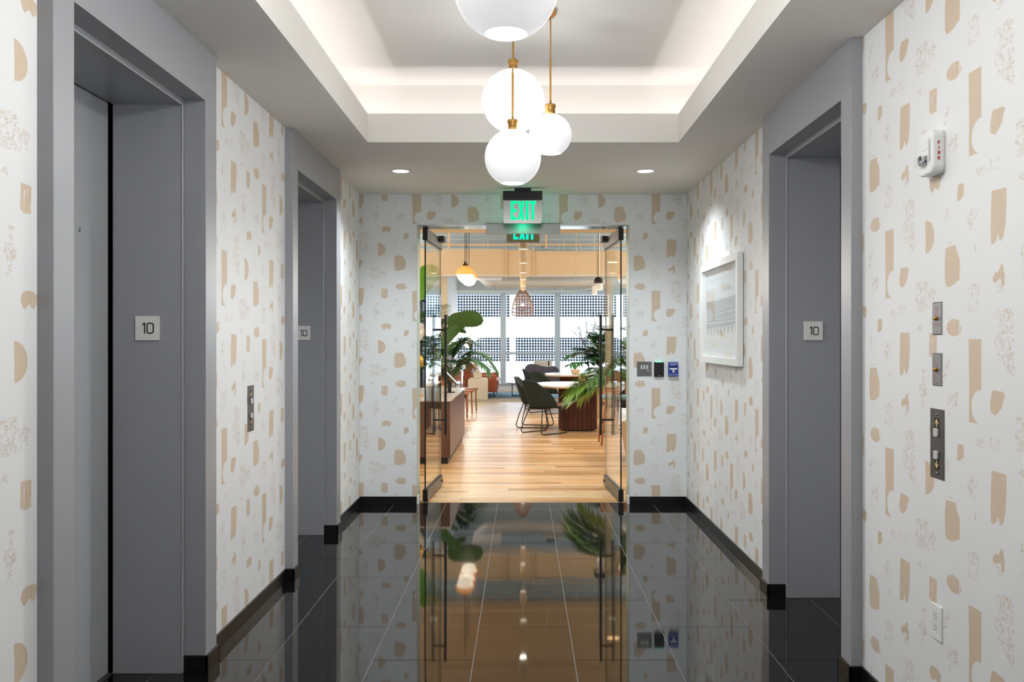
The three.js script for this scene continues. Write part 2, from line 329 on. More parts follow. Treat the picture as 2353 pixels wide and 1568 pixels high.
{
  const g = struct('baseboard_back', 'black skirting on both sides of the glass entrance');
  for (const s of [-1, 1]) { part('skirting', bx(s * WX, s * (DX + 0.001), 0, BH, -BACK, -(BACK - BT), 0.002), M.base, g); part('skirting_end', bx(s * (DX - 0.004), s * (DX - 0.016), 0, BH, -(BACK + 0.02), -(BACK + 0.085), 0.002), M.white, g); }
}

// ---------------------------------------------------------------- elevators
let doorNo = 1;
const elevator = (s, [a, b], label) => {
  const g = struct('door_' + doorNo++, label, [s * 1.3934, 0, -(a + b) / 2]);
  const L = (x0, x1, y0, y1, d0, d1, r) => bx(s * (x0 - 1.3934), s * (x1 - 1.3934), y0, y1, -(d0 - (a + b) / 2), -(d1 - (a + b) / 2), r);
  const i0 = a + 0.12, i1 = b - 0.133, ST = 0.028, HD = 2.508, R = 0.0025;
  part('frame', [L(1.3934, 1.487, 0.0, TOP, a, i0, R), L(1.3934, 1.487, 0.0, TOP, i1, b, R), L(1.3934, 1.487, HD, TOP, i0, i1, 0.001)], M.paint, g);
  part('inner_jamb', [L(1.487, 1.79, 0.0, TOP, a, i0 + ST, R), L(1.487, 1.79, 0.0, TOP, i1 - ST, b, R), L(1.487, 1.79, HD - ST + 0.004, TOP, i0 + ST - 0.004, i1 - ST + 0.004, R)], M.paint, g);
  const q = (x, y, d) => V(s * (x - 1.3934), y, -(d - (a + b) / 2));
  const br = 0.0035, bd = 1.4865;
  part('bead', [rod(q(bd, 0.075, i0 + ST), q(bd, HD - ST, i0 + ST), br), rod(q(bd, 0.075, i1 - ST), q(bd, HD - ST, i1 - ST), br), rod(q(bd, HD - ST + 0.004, i0 + ST), q(bd, HD - ST + 0.004, i1 - ST), br)], M.leaf, g);
  const mid = (i0 + i1) / 2;
  part('door_leaf', L(1.806, 1.84, 0.008, 2.62, a - 0.1, i1 - ST - 0.007, 0.002), M.leaf, g);
  part('hoistway', [L(1.842, 1.86, 0, TOP, a - 0.3, b + 0.2), L(1.57, 1.86, 0, TOP, a - 0.32, a - 0.2), L(1.57, 1.86, 0, TOP, b + 0.1, b + 0.22), L(1.787, 1.86, TOP - 0.05, TOP, a - 0.3, b + 0.2)], M.black, g);
  part('sill', L(1.788, 1.842, -0.001, 0.006, i0 + ST, i1 - ST), M.steelDark, g);
  return g;
};
elevator(-1, LF[0], 'grey painted elevator entrance with a keyhole in its door');
elevator(-1, LF[1], 'grey painted elevator entrance on the left, next to the glass entrance');
elevator(1, RF[0], 'grey painted elevator entrance in the right wall beside the framed print');
{
  const g = scene.getObjectByName('door_1'), kx = -(1.806 - 1.3934), kz = -(3.54 - (LF[0][0] + LF[0][1]) / 2);
  part('keyhole', lathe([[0.0045, 0.0005], [0.0095, 0.0005], [0.0095, 0.003], [0.0045, 0.004], [0.0045, 0.0005]], 20).rotateZ(-Math.PI / 2).translate(kx, 1.907, kz), M.chrome, g);
  part('key_slot', bx(kx - 0.001, kx + 0.0018, 1.901, 1.913, kz - 0.0035, kz + 0.0035), M.black, g);
}
// floor-number plates
const digits = () => {
  const one1 = poly([[-0.021, 0.019], [-0.021, 0.014], [-0.0135, 0.014], [-0.0135, -0.024], [-0.0085, -0.024], [-0.0085, 0.024], [-0.013, 0.024]]);
  const zero = rrect(0.032, 0.048, 0.011, 0.013, 0); zero.holes.push(rrect(0.022, 0.038, 0.0065, 0.013, 0));
  return merge([ext(one1, 0.0008), ext(zero, 0.0008)]);
};
for (const [x, d, y, where] of [[-1.636, 3.795, 1.508, 'on the jamb of the elevator with the keyhole'], [-1.636, 6.482, 1.508, 'on the left elevator next to the glass entrance'], [1.636, 4.909, 1.508, 'on the jamb of the right wall elevator']]) {
  const t = thing('floor_number_sign', 'white square floor plate reading 10 ' + where, 'sign', [x, y, -d + 0.0005]);
  part('plate', ext(rrect(0.104, 0.104, 0.001), 0.0045, 0.0008).translate(0, 0, 0.0008), M.plate, t);
  part('number', digits().translate(0, 0, 0.0062), M.black, t);
}

// ---------------------------------------------------------------- lobby ceiling with tray and cove
const TX = 1.0115, TD = 5.661, TN = 0.2, LIP = 2.93, UP = 3.172, SET = 0.2;
{
  const c = struct('ceiling', 'lobby ceiling with a raised tray and lit cove');
  const O = WX + 0.5;
  const B = 0.016, Q = TX + B;
  part('soffit', [bx(-O, -Q, TOP, TOP + 0.05, 2.4, -BK), bx(Q, O, TOP, TOP + 0.05, 2.4, -BK), bx(-Q, Q, TOP, TOP + 0.05, -TD - B, -BK), bx(-Q, Q, TOP, TOP + 0.05, 2.4, -TN + B)], M.ceil, c);
  part('fascia', [bx(-TX - B, -TX, TOP, LIP, -TN, -TD), bx(TX, TX + B, TOP, LIP, -TN, -TD), bx(-TX - B, TX + B, TOP, LIP, -TD, -TD - B), bx(-TX - B, TX + B, TOP, LIP, -TN + B, -TN)], M.ceil, c);
  const a = TX + SET, z1 = -TD - SET, z0 = -TN + SET;
  part('cove_wall', [bx(-a - 0.05, -a, TOP + 0.05, UP, z0, z1), bx(a, a + 0.05, TOP + 0.05, UP, z0, z1), bx(-a - 0.05, a + 0.05, TOP + 0.05, UP, z1, z1 - 0.05), bx(-a - 0.05, a + 0.05, TOP + 0.05, UP, z0 + 0.05, z0)], M.ceil, c);
  part('tray_panel', bx(-a - 0.05, a + 0.05, UP, UP + 0.06, z0 + 0.05, z1 - 0.05), M.ceil, c);
  // LED strips on the cove floor, each with its light just above it
  const y = TOP + 0.075, off = TX + 0.115, len = TD - TN, cz = -(TD + TN) / 2;
  for (const [x, z, L, along] of [[-off, cz, len + 0.2, 'z'], [off, cz, len + 0.2, 'z'], [0, -TD - 0.115, 2 * TX + 0.2, 'x'], [0, -TN + 0.115, 2 * TX + 0.2, 'x']]) {
    const w = along === 'x' ? L : 0.014, dd = along === 'x' ? 0.014 : L;
    const t = one('led_strip', 'white LED strip hidden in the cove along the ' + (along === 'z' ? (x < 0 ? 'left elevator' : 'framed print') : z < -3 ? 'glass entrance' : 'rear wall') + ' side', 'light', bx(-w / 2, w / 2, -0.026, 0, -dd / 2, dd / 2), M.strip, [x, y, z], 0, 'cove light strips');
    const l = new THREE.RectAreaLight(lin(1, 0.945, 0.99), 12, w, dd); l.position.set(x, y + 0.002, z); l.lookAt(x, y + 5, z + 1e-4); scene.add(l);
  }
}

// ---------------------------------------------------------------- globe pendants in the lobby
function pendant(label, x, y, d, R, canopy, cd, down, group) {
  const t = thing('globe_pendant', label, 'pendant light', [x, y, -d], 0, group);
  const op = 0.057, pts = [], a0 = -Math.acos(op / R), a1 = Math.acos(0.024 / R);
  for (let i = 0; i <= 40; i++) { const a = a0 + (a1 - a0) * i / 40; pts.push([R * Math.cos(a), R * Math.sin(a)]); }
  const ri = R - 0.004; for (let i = 40; i >= 0; i--) { const a = a0 + (a1 - a0) * i / 40; pts.push([Math.max(0.01, ri * Math.cos(a) - (i === 0 ? 0.002 : 0)), ri * Math.sin(a)]); } pts.push(pts[0]);
  const s = part('globe', lathe(pts, 56), M.opal, t);
  const yo = R * Math.sin(a0);
  part('diffuser', cyl(op - 0.004, op - 0.004, 0.002, 0, yo + 0.012, 0, 36), M.glow, s);
  const y1 = R * Math.sin(a1), ct = UP - 0.018 - y;
  part('cap', lathe([[0, y1 - 0.004], [0.024, y1 - 0.004], [0.024, y1 + 0.034], [0.0285, y1 + 0.036], [0.0285, y1 + 0.041], [0.027, y1 + 0.043], [0.0285, y1 + 0.045], [0.0285, y1 + 0.05], [0.006, y1 + 0.053], [0.006, y1 + 0.07], [0, y1 + 0.07]], 32), M.brass, t);
  const rl = Math.min(0.225, (ct - y1 - 0.07) * 0.75);
  part('stem', cyl(0.0055, 0.0055, rl, 0, y1 + 0.066, 0, 14), M.brass, t);
  const cx = canopy[0] - x, cz = -(canopy[1] - d), k = 0.6;
  part('cord', tube([[0, y1 + 0.06 + rl, 0], [0.001, y1 + 0.06 + rl + (ct - y1 - rl) * 0.5, 0], [0, ct, 0]], 0.0035, 24, 8), M.brass, t);
  const l = new THREE.PointLight(lin(0.97, 0.99, 1), cd, 0, 2); l.castShadow = true; l.position.set(x, y + 0.02, -d); l.shadow.radius = 3; scene.add(l);
  const s2 = new THREE.SpotLight(lin(0.97, 0.99, 1), down, 0, 1.5, 0.5, 2); s2.position.set(x, y + yo - 0.004, -d); s2.target.position.set(x, 0, -d); s2.castShadow = true; s2.shadow.radius = 2.4; scene.add(s2, s2.target);   // the open bottom
  return t;
}
const CAN = [0.052, 4.53];
const canopy = (label, x, d) => { const t = one('ceiling_canopy', label, 'canopy', lathe([[0, 0], [0.118, 0], [0.122, 0.004], [0.122, 0.016], [0.118, 0.02], [0, 0.02]], 48), M.brass, [x, UP - 0.02, -d]); return t; };
canopy('round brass ceiling plate holding the three globe pendants', ...CAN);
pendant('largest white globe pendant on a brass cord, behind two smaller globes', -0.053, 2.725, 4.62, 0.1675, CAN, 0.1, 0.6);
pendant('middle-sized white globe pendant hanging lowest in front of the exit sign', -0.053, 2.387, 4.44, 0.1435, CAN, 0.28, 2.0);
pendant('smallest white globe pendant on a brass rod beside the two larger globes', 0.1433, 2.531, 4.56, 0.111, CAN, 0.12, 1.0);
canopy('round brass ceiling plate of the pendant cluster between the elevators', 0.05, 2.42);
pendant('white globe pendant with a wide open bottom, lowest of its cluster between the elevators', -0.0455, 2.406, 2.33, 0.1418, [0.05, 2.42], 1.15, 0.25);
pendant('large white globe pendant high in the cluster between the elevators', -0.053, 2.725, 2.51, 0.1675, [0.05, 2.42], 1.1, 0.25);

// ---------------------------------------------------------------- recessed downlights
function downlight(label, x, d, cd, group) {
  const t = thing('recessed_downlight', label, 'downlight', [x, TOP, -d], 0, group);
  part('trim_ring', lathe([[0.06, -0.001], [0.064, -0.004], [0.078, -0.003], [0.08, 0], [0.06, -0.001]], 40), M.white, t);
  part('lens', cyl(0.0605, 0.0605, 0.003, 0, -0.0035, 0, 36), M.glowCool, t);
  const s = new THREE.SpotLight(lin(0.86, 0.95, 1), cd, 0, 1.18, 0.85, 2); s.position.set(x, TOP - 0.012, -d); s.target.position.set(x, 0, -d); s.castShadow = true; s.shadow.radius = 2.5; scene.add(s, s.target);
}
downlight('recessed round downlight in the ceiling by the left wall', -0.931, 6.624, 6);
downlight('recessed round downlight in the ceiling by the right wall', 0.931, 6.624, 6);
for (const s of [-1, 1]) downlight(s < 0 ? 'recessed downlight at the rear end of the tray, left side' : 'recessed downlight at the rear end of the tray, right side', s * 0.931, -0.763, 5);

// ---------------------------------------------------------------- exit signs
function exitSign(label, x, yTop, d, ceilY, mat, arrow, far) {
  const k = 0.0003416, t = thing('exit_sign', label, 'exit sign', [x, yTop, -d]);
  // local: panel from y -0.078 down; width 0.333
  part('canopy', bx(-0.07, 0.07, 0, ceilY - yTop, -0.03, 0.03, 0.003), M.blackMetal, t);
  const hous = []; for (let i = 0; i < 4; i++) hous.push(bx(-0.1665, 0.1665, -0.0195 * i - 0.0185, -0.0195 * i, -0.024, 0.024, 0.0015)); hous.push(bx(-0.166, 0.166, -0.077, -0.001, -0.0225, 0.0225));
  part('housing', hous, M.blackMetal, t);
  const sh = poly([[-0.163, -0.077], [-0.163, -0.262], [-0.151, -0.274], [0.151, -0.274], [0.163, -0.262], [0.163, -0.077]]);
  part('panel', ext(sh, 0.005, 0.0008).translate(0, 0, -0.0025), far ? std({ color: '#8f8d72', roughness: 0.35 }) : std({ color: '#a8a8a6', metalness: 0.85, roughness: 0.22 }), t);
  const yt = -0.083, h = 0.162, P = (pts, ox) => ext(poly(pts.map(([a, b]) => [a + ox, yt - b * h])), 0.0016);
  const L = [];
  L.push(P([[0, 0], [0.053, 0], [0.053, 0.16], [0.023, 0.16], [0.023, 0.43], [0.052, 0.43], [0.052, 0.58], [0.023, 0.58], [0.021, 0.84], [0.051, 0.84], [0.051, 1], [0, 1]], 0));
  L.push(P([[0, 0], [0.022, 0], [0.029, 0.23], [0.036, 0], [0.058, 0], [0.042, 0.5], [0.058, 1], [0.035, 1], [0.028, 0.82], [0.021, 1], [0, 1], [0.017, 0.5]], 0.06));
  L.push(P([[0, 0], [0.0255, 0], [0.0255, 1], [0, 1]], 0.127));
  L.push(P([[0, 0], [0.054, 0], [0.054, 0.17], [0.0385, 0.17], [0.0375, 1], [0.0135, 1], [0.0145, 0.17], [0, 0.17]], 0.161));
  const word = merge(L).translate(arrow ? -0.098 : -0.102, 0, 0.0035);
  part('lettering', word, mat, t);
  if (arrow) part('arrow', ext(poly([[-0.15, -0.165], [-0.128, -0.135], [-0.118, -0.135], [-0.138, -0.165], [-0.118, -0.195], [-0.128, -0.195]]), 0.0016).translate(0, 0, 0.0035), mat, t);
  const l = new THREE.RectAreaLight(lin(0.02, 1, 0.45), far ? 0.25 : 0.7, 0.22, 0.16); l.position.set(x, yTop - 0.165, -d + 0.012); l.lookAt(x, yTop - 0.165, 5); scene.add(l);
  if (!far) { const p = new THREE.PointLight(lin(0.02, 1, 0.5), 0.03, 0, 2); p.position.set(x, yTop - 0.24, -d - 0.06); p.castShadow = true; scene.add(p); }
}
exitSign('green EXIT sign under a black housing on the lobby ceiling', -0.0035, 2.719, 7.385, TOP, M.exit);

// ---------------------------------------------------------------- glass doors
function glassDoor(no, s, label) {
  const hx = s * 0.876, hd = 7.79, ex = s * 0.822, len = 0.875;
  const ang = Math.atan2(s * (Math.abs(hx) - Math.abs(ex)), len);      // swing from straight inwards
  const g = struct('door_' + no, label, [hx, 0, -hd]); g.rotation.y = ang;
  const z0 = 0, z1 = -len, T = 0.006, y0 = 0.012, y1 = DH - 0.018;
  part('glass_pane', bx(-T, T, y0 + 0.05, y1 - 0.05, z0 - 0.004, z1 + 0.004), M.glass, g);
  part('pane_edge', [bx(-T, T, y0 + 0.1, y1 - 0.1, z0 - 0.0035, z0), bx(-T, T, y0 + 0.1, y1 - 0.1, z1, z1 + 0.0035)], M.glassEdge, g);
  const railShape = (yb) => bx(-0.021, 0.021, yb, yb + 0.1, z0, z1, 0.006);
  part('bottom_rail', railShape(y0), M.steelDark, g); part('top_rail', railShape(y1 - 0.1), M.steelDark, g);
  part('rail_cap', [bx(-0.023, 0.023, y0 - 0.004, y0 + 0.104, z0 + 0.006, z0 - 0.004, 0.007), bx(-0.023, 0.023, y1 - 0.106, y1 + 0.004, z0 + 0.006, z0 - 0.004, 0.007)], M.black, g);
  part('rail_edge', [bx(-0.0215, 0.0215, y0 + 0.094, y0 + 0.103, z0, z1, 0.003), bx(-0.0215, 0.0215, y1 - 0.103, y1 - 0.094, z0, z1, 0.003)], M.blackMetal, g);
  part('rail_lock', cyl(0.013, 0.013, 0.01, 0, 0, 0, 18).rotateZ(s * Math.PI / 2).translate(-s * 0.021, y0 + 0.05, z1 + 0.05), M.black, g);
  part('pivot_block', bx(-s * 0.02, -s * 0.075, y1 - 0.05, y1 + 0.006, z1 + 0.26, z1 + 0.14, 0.003), M.black, g);
  part('pivot', [cyl(0.012, 0.012, 0.014, 0, -0.002, -0.03, 16), cyl(0.012, 0.012, 0.02, 0, y1 - 0.002, -0.03, 16)], M.steel, g);
  const hz = z1 + 0.09, hb = 0.064, r = 0.0135;
  const h = part('handle', [-hb, hb].map((x) => cyl(r, r, 1.185, x, 0.52, hz, 16)), M.black, g);
  part('handle_standoff', [0.668, 1.556].map((y) => rod(V(-hb, y, hz), V(hb, y, hz), 0.0105, 14)), M.black, h);
  return g;
}
glassDoor(4, -1, 'open glass door leaf with black pull bars beside the reception desk');
glassDoor(5, 1, 'open glass door leaf with black pull bars beside the table and palms');
{
  const t = thing('door_magnet_lock', 'brushed steel magnetic lock pair on the entrance head under the exit sign', 'lock', [-0.0, DH - 0.012, -(BACK + 0.02)]);
  for (const s of [-1, 1]) part('lock_body', bx(s * 0.0012, s * 0.326, -0.07, 0.02, 0.0205, 0.045, 0.002), M.steel, t);
  part('lock_cover', bx(-0.326, 0.326, 0.02, 0.024, 0.0205, 0.048), M.steelDark, t);
}

// ---------------------------------------------------------------- wall devices
const onRight = (g) => g;     // local +z faces the lobby; groups on the right wall turn by -90 degrees
const screws = (ys, r = 0.0035) => ys.map((y) => new THREE.SphereGeometry(r, 12, 8).scale(1, 1, 0.5).translate(0, y, 0.004));
function textPlate(w, h, pxm, draw) { const [c, g] = canvas(Math.round(w * pxm), Math.round(h * pxm)); draw(g, c.width, c.height); return ctex(c); }
const bevelPlate = (w, h, dep = 0.004) => { const g = ext(poly([[-w / 2, -h / 2], [w / 2, -h / 2], [w / 2, h / 2], [-w / 2, h / 2]]), 0.001, 0); g.dispose(); const s = new THREE.BoxGeometry(w, h, dep).translate(0, 0, dep / 2), p = s.attributes.position; for (let i = 0; i < p.count; i++) if (p.getZ(i) > dep / 2) p.setXY(i, p.getX(i) * (1 - 0.008 / w), p.getY(i) * (1 - 0.008 / h)); s.computeVertexNormals(); return s; };
function keySwitch(label, y, draw) {
  const t = thing('key_switch_plate', label, 'switch plate', [WX, y, -3.028], -Math.PI / 2);
  part('plate', bevelPlate(0.07, 0.115), M.steel, t);
  const tx = textPlate(0.062, 0.107, 4000, (g, w, h) => { g.fillStyle = '#9c9b98'; g.fillRect(0, 0, w, h); for (let i = 0; i < 900; i++) { g.fillStyle = `rgba(${rnd() > 0.5 ? 255 : 60},${rnd() > 0.5 ? 255 : 60},255,0.03)`; g.fillRect(0, rnd() * h, w, 1); } draw(g, w, h); });
  part('engraved_face', new THREE.PlaneGeometry(0.062, 0.107).translate(0, 0, 0.0042), std({ map: tx, metalness: 0.75, roughness: 0.42 }), t);
  for (const g of screws([-0.043, 0.043])) part('screw', g, M.chrome, t);
  part('key_cylinder', lathe([[0, 0.016], [0.004, 0.016], [0.0045, 0.012], [0.0075, 0.01], [0.0085, 0.004], [0, 0.004]], 20).rotateX(Math.PI / 2), M.brass, t);
}
keySwitch('steel key switch plate with red lettering, upper of two on the right wall', 1.532, (g, w, h) => {
  g.fillStyle = '#a03a34'; g.textAlign = 'center'; g.font = 'bold 30px sans-serif';
  g.fillText('REMOTE', w / 2, h * 0.2); g.fillText('LOWER', w / 2, h * 0.29); g.fillText('HOLDING', w / 2, h * 0.38);
  g.fillRect(8, h * 0.66, w - 16, 4); g.fillRect(8, h * 0.74, w - 16, 4); g.fillRect(14, h * 0.697, w - 34, 5);
});
keySwitch('steel key switch plate with red brackets, lower of two on the right wall', 1.354, (g, w, h) => {
  g.fillStyle = g.strokeStyle = '#a03a34'; g.textAlign = 'center'; g.font = 'bold 26px sans-serif'; g.fillText('NORMAL', w * 0.55, h * 0.38); g.fillText('FIRE SVC', w * 0.6, h * 0.63);
  g.lineWidth = 4; g.strokeRect(w * 0.16, h * 0.14, w * 0.12, h * 0.15); g.strokeRect(w * 0.16, h * 0.68, w * 0.12, h * 0.17); g.beginPath(); g.moveTo(w * 0.14, h * 0.2); g.lineTo(w * 0.14, h * 0.78); g.stroke(); g.beginPath(); g.arc(w * 0.2, h * 0.95, 9, 0, 7); g.stroke(); g.fillRect(w * 0.28, h * 0.942, w * 0.42, 8);
});
function callPlate(label, x, y, d, turn) {
  const t = thing('elevator_call_plate', label, 'call button', [x, y, -d], turn);
  part('plate', bx(-0.05, 0.05, -0.121, 0.121, 0, 0.003, 0.001), M.steelDark, t);
  for (const g of screws([-0.102, 0.102], 0.005)) part('screw', g, M.chrome, t);
  for (const s of [1, -1]) {
    part('button_slot', bx(-0.017, 0.017, s * 0.026, s * 0.09, 0.003, 0.0036), M.black, t);
    part('button', ext(rrect(0.026, 0.026, 0.004, 0, s * 0.039), 0.005, 0.0015).translate(0, 0, 0.0036), std({ color: '#c9c8c6', roughness: 0.35 }), t);
    part('arrow', ext(poly([[0, 0.014], [0.0125, 0], [0.0125, -0.005], [0.003, 0.003], [0.003, -0.014], [-0.003, -0.014], [-0.003, 0.003], [-0.0125, -0.005], [-0.0125, 0]].map(([a, b]) => [a, (b) * s + s * 0.0725])), 0.0008).translate(0, 0, 0.0037), std({ color: '#e8c98c', roughness: 0.5, side: THREE.DoubleSide }), t);
  }
}
callPlate('steel elevator call plate with up and down buttons on the right wall', WX, 1.096, 3.028, -Math.PI / 2);
callPlate('steel elevator call plate with up and down buttons between the two left elevators', -WX, 1.095, 4.605, Math.PI / 2);
{
  const t = thing('wall_outlet', 'white double power outlet low on the right wall', 'outlet', [WX, 0.475, -3.028], -Math.PI / 2);
  part('cover_plate', bx(-0.037, 0.037, -0.061, 0.061, 0, 0.0065, 0.003), M.white, t);
  part('receptacle', bx(-0.0168, 0.0168, -0.0335, 0.0335, 0.005, 0.0072, 0.001), M.plate, t);
  part('recess_line', [bx(-0.0178, -0.0168, -0.0345, 0.0345, 0.006, 0.0068), bx(-0.0178, 0.0178, 0.0335, 0.0345, 0.006, 0.0068)], M.steelDark, t);
  for (const y of [0.018, -0.018]) part('slot', [bx(-0.0085, -0.006, y - 0.001, y + 0.007, 0.006, 0.0074), bx(0.006, 0.008, y, y + 0.006, 0.006, 0.0074), cyl(0.0026, 0.0026, 0.001, 0, 0, 0, 12).rotateX(Math.PI / 2).translate(0, y - 0.007, 0.0066)], M.black, t);
}
{
  const t = thing('fire_alarm_strobe', 'white fire alarm horn strobe with red FIRE lettering on the right wall', 'fire alarm', [WX, 2.103, -3.02], -Math.PI / 2);
  // local x: +x points away from the viewer? turned -90 deg: local +x = world -z... near side is local -x
  part('back_plate', ext(rrect(0.112, 0.146, 0.022), 0.005, 0.001), M.plate, t);
  const body = part('body', ext(rrect(0.1, 0.134, 0.02), 0.028, 0.008).translate(0, 0, 0.013), M.white, t);
  const dots = []; for (let i = 0; i < 13; i++) for (let j = 0; j < 3; j++) dots.push(cyl(0.0014, 0.0014, 0.001, 0, 0, 0, 6).rotateX(Math.PI / 2).translate(0.03 + j * 0.006, 0.042 - i * 0.006 - (j % 2) * 0.003, 0.0492));
  part('speaker_grille', dots, M.steelDark, body);
  part('speaker_pad', [ext(rrect(0.05, 0.036, 0.006, -0.008, 0.03), 0.001, 0.0008).translate(0, 0, 0.049), ...[0, 1, 2, 3, 4, 5].map((i) => bx(-0.03, 0.014, 0.0165 + i * 0.005, 0.0175 + i * 0.005, 0.05, 0.0515))], M.white, body);
  const lens = part('strobe_lens', bx(-0.034, 0.024, -0.046, -0.006, 0.048, 0.074, 0.006), M.clear, t);
  part('reflector', [lathe([[0.002, 0], [0.008, 0.004], [0.013, 0.012], [0.016, 0.02]], 24).rotateX(Math.PI / 2).translate(0.008, -0.026, 0.05), bx(-0.03, 0.02, -0.043, -0.009, 0.049, 0.0505)], std({ color: '#cfd4d8', metalness: 1, roughness: 0.12, side: THREE.DoubleSide }), lens);
  part('flash_tube', [rod(V(-0.018, -0.042, 0.06), V(-0.018, -0.01, 0.06), 0.0022), rod(V(-0.006, -0.042, 0.062), V(-0.006, -0.01, 0.062), 0.0018)], M.white, lens);
  part('latch', bx(-0.006, 0.006, -0.0755, -0.066, 0.042, 0.0515, 0.001), M.white, t);
  // FIRE down both sides
  const LT = { F: [[[0, 0], [0.004, 0], [0.004, 0.016], [0, 0.016]], [[0, 0.0125], [0.012, 0.0125], [0.012, 0.016], [0, 0.016]], [[0, 0.006], [0.01, 0.006], [0.01, 0.0092], [0, 0.0092]]], I: [[[0.004, 0], [0.008, 0], [0.008, 0.016], [0.004, 0.016]]],
    R: [[[0, 0], [0.004, 0], [0.004, 0.016], [0, 0.016]], [[0, 0.0128], [0.011, 0.0128], [0.011, 0.016], [0, 0.016]], [[0.009, 0.008], [0.0128, 0.0085], [0.0128, 0.0145], [0.009, 0.015]], [[0, 0.006], [0.011, 0.006], [0.011, 0.0092], [0, 0.0092]], [[0.005, 0.0065], [0.0092, 0.0065], [0.0135, 0], [0.009, 0]]],
    E: [[[0, 0], [0.004, 0], [0.004, 0.016], [0, 0.016]], [[0, 0], [0.0125, 0], [0.0125, 0.0034], [0, 0.0034]], [[0, 0.0126], [0.0125, 0.0126], [0.0125, 0.016], [0, 0.016]], [[0, 0.0064], [0.0115, 0.0064], [0.0115, 0.0096], [0, 0.0096]]] };
  for (const sgn of [-1, 1]) part('lettering', ['F', 'I', 'R', 'E'].flatMap((c, i) => LT[c].map((p) => ext(poly(p.map(([a, b]) => [(a - 0.006) * 0.72, (b - 0.008) * 0.72 + 0.027 - i * 0.0175])), 0.0004))).length ? ['F', 'I', 'R', 'E'].flatMap((c, i) => LT[c].map((p) => ext(poly(p.map(([a, b]) => [(a - 0.006) * 0.72, (b - 0.008) * 0.72 + 0.027 - i * 0.0175])), 0.0004).rotateY(sgn * Math.PI / 2).translate(sgn * 0.0581, 0, 0.027))) : [], M.red, t);
}
// devices by the entrance
{
  const zb = -BACK, t = thing('door_intercom', 'grey metal intercom panel with nine lit slots and a call button', 'intercom', [1.0715, 1.2, zb]);
  part('plate', bx(-0.0645, 0.0645, -0.0645, 0.0645, 0, 0.004, 0.001), M.steelDark, t);
  const tx = textPlate(0.126, 0.126, 3000, (g, w) => { g.fillStyle = '#777775'; g.fillRect(0, 0, w, w); g.fillStyle = '#33322f'; g.font = 'bold 26px sans-serif'; g.fillText('Call', w * 0.46, w * 0.69); g.fillRect(w * 0.04, w * 0.915, w * 0.17, 9); g.fillRect(w * 0.6, w * 0.545, w * 0.16, 5); g.font = '13px sans-serif'; g.fillText('ON', w * 0.3, w * 0.82); g.fillText('LINE', w * 0.66, w * 0.82); });
  part('printed_face', new THREE.PlaneGeometry(0.126, 0.126).translate(0, 0, 0.0042), std({ map: tx, metalness: 0.6, roughness: 0.45 }), t);
  for (let i = 0; i < 3; i++) for (let j = 0; j < 3; j++) part('speaker_slot', ext(rrect(0.0175, 0.0082, 0.004, -0.0255 + i * 0.0255, 0.0275 - j * 0.0118), 0.0006).translate(0, 0, 0.0043), M.plate, t);
  part('call_button', new THREE.SphereGeometry(0.0105, 20, 12).scale(1, 1, 0.55).translate(0.032, -0.0225, 0.005), M.chrome, t);
  const r = thing('card_reader', 'black card reader with a lit green bar by the entrance', 'card reader', [1.1995, 1.196, zb]);
  part('housing', bx(-0.043, 0.043, -0.065, 0.065, 0, 0.022, 0.006), M.black, r);
  part('status_light', bx(-0.032, 0.032, 0.061, 0.0665, 0.006, 0.0215, 0.002), std({ color: '#3ee8a0', emissive: lin(0.1, 0.95, 0.5), emissiveIntensity: 0.65 }), r);
  part('logo', bx(-0.008, 0.008, -0.058, -0.0525, 0.021, 0.0224, 0.0005), std({ color: '#8fa0e8', roughness: 0.4 }), r);
  const b = thing('emergency_door_release', 'blue emergency door release pull station with a white T handle', 'pull station', [1.3235, 1.1985, zb]);
  part('housing', bx(-0.0425, 0.0425, -0.0625, 0.0625, 0, 0.03, 0.004), M.blue, b);
  const bt = textPlate(0.078, 0.118, 4000, (g, w, h) => {
    g.fillStyle = '#1f3f94'; g.fillRect(0, 0, w, h); g.fillStyle = '#f2f4fa'; g.textAlign = 'center'; g.font = 'bold 32px sans-serif'; g.fillText('DOOR', w * 0.2, h * 0.115); g.fillText('RELEASE', w * 0.77, h * 0.115); g.fillText('EMERGENCY', w / 2, h * 0.21); g.fillText('ALARM WILL SOUND', w / 2, h * 0.94);
    g.strokeStyle = '#f2f4fa'; g.lineWidth = 5; g.beginPath(); g.moveTo(w * 0.36, h * 0.1); g.lineTo(w * 0.45, h * 0.03); g.lineTo(w * 0.54, h * 0.1); g.stroke(); g.fillStyle = '#0e1c4e'; g.fillRect(w * 0.1, h * 0.26, w * 0.8, h * 0.13);
  });
  part('printed_face', new THREE.PlaneGeometry(0.078, 0.118).translate(0, 0, 0.0302), std({ map: bt, roughness: 0.4 }), b);
  part('pull_handle', [bx(-0.033, 0.033, -0.004, 0.009, 0.03, 0.037, 0.002), bx(-0.0075, 0.0075, -0.032, 0, 0.03, 0.036, 0.002)], M.white, b);
  part('handle_pivot', new THREE.SphereGeometry(0.009, 16, 8).scale(1.3, 0.4, 0.5).translate(0, -0.035, 0.031), M.black, b);
}

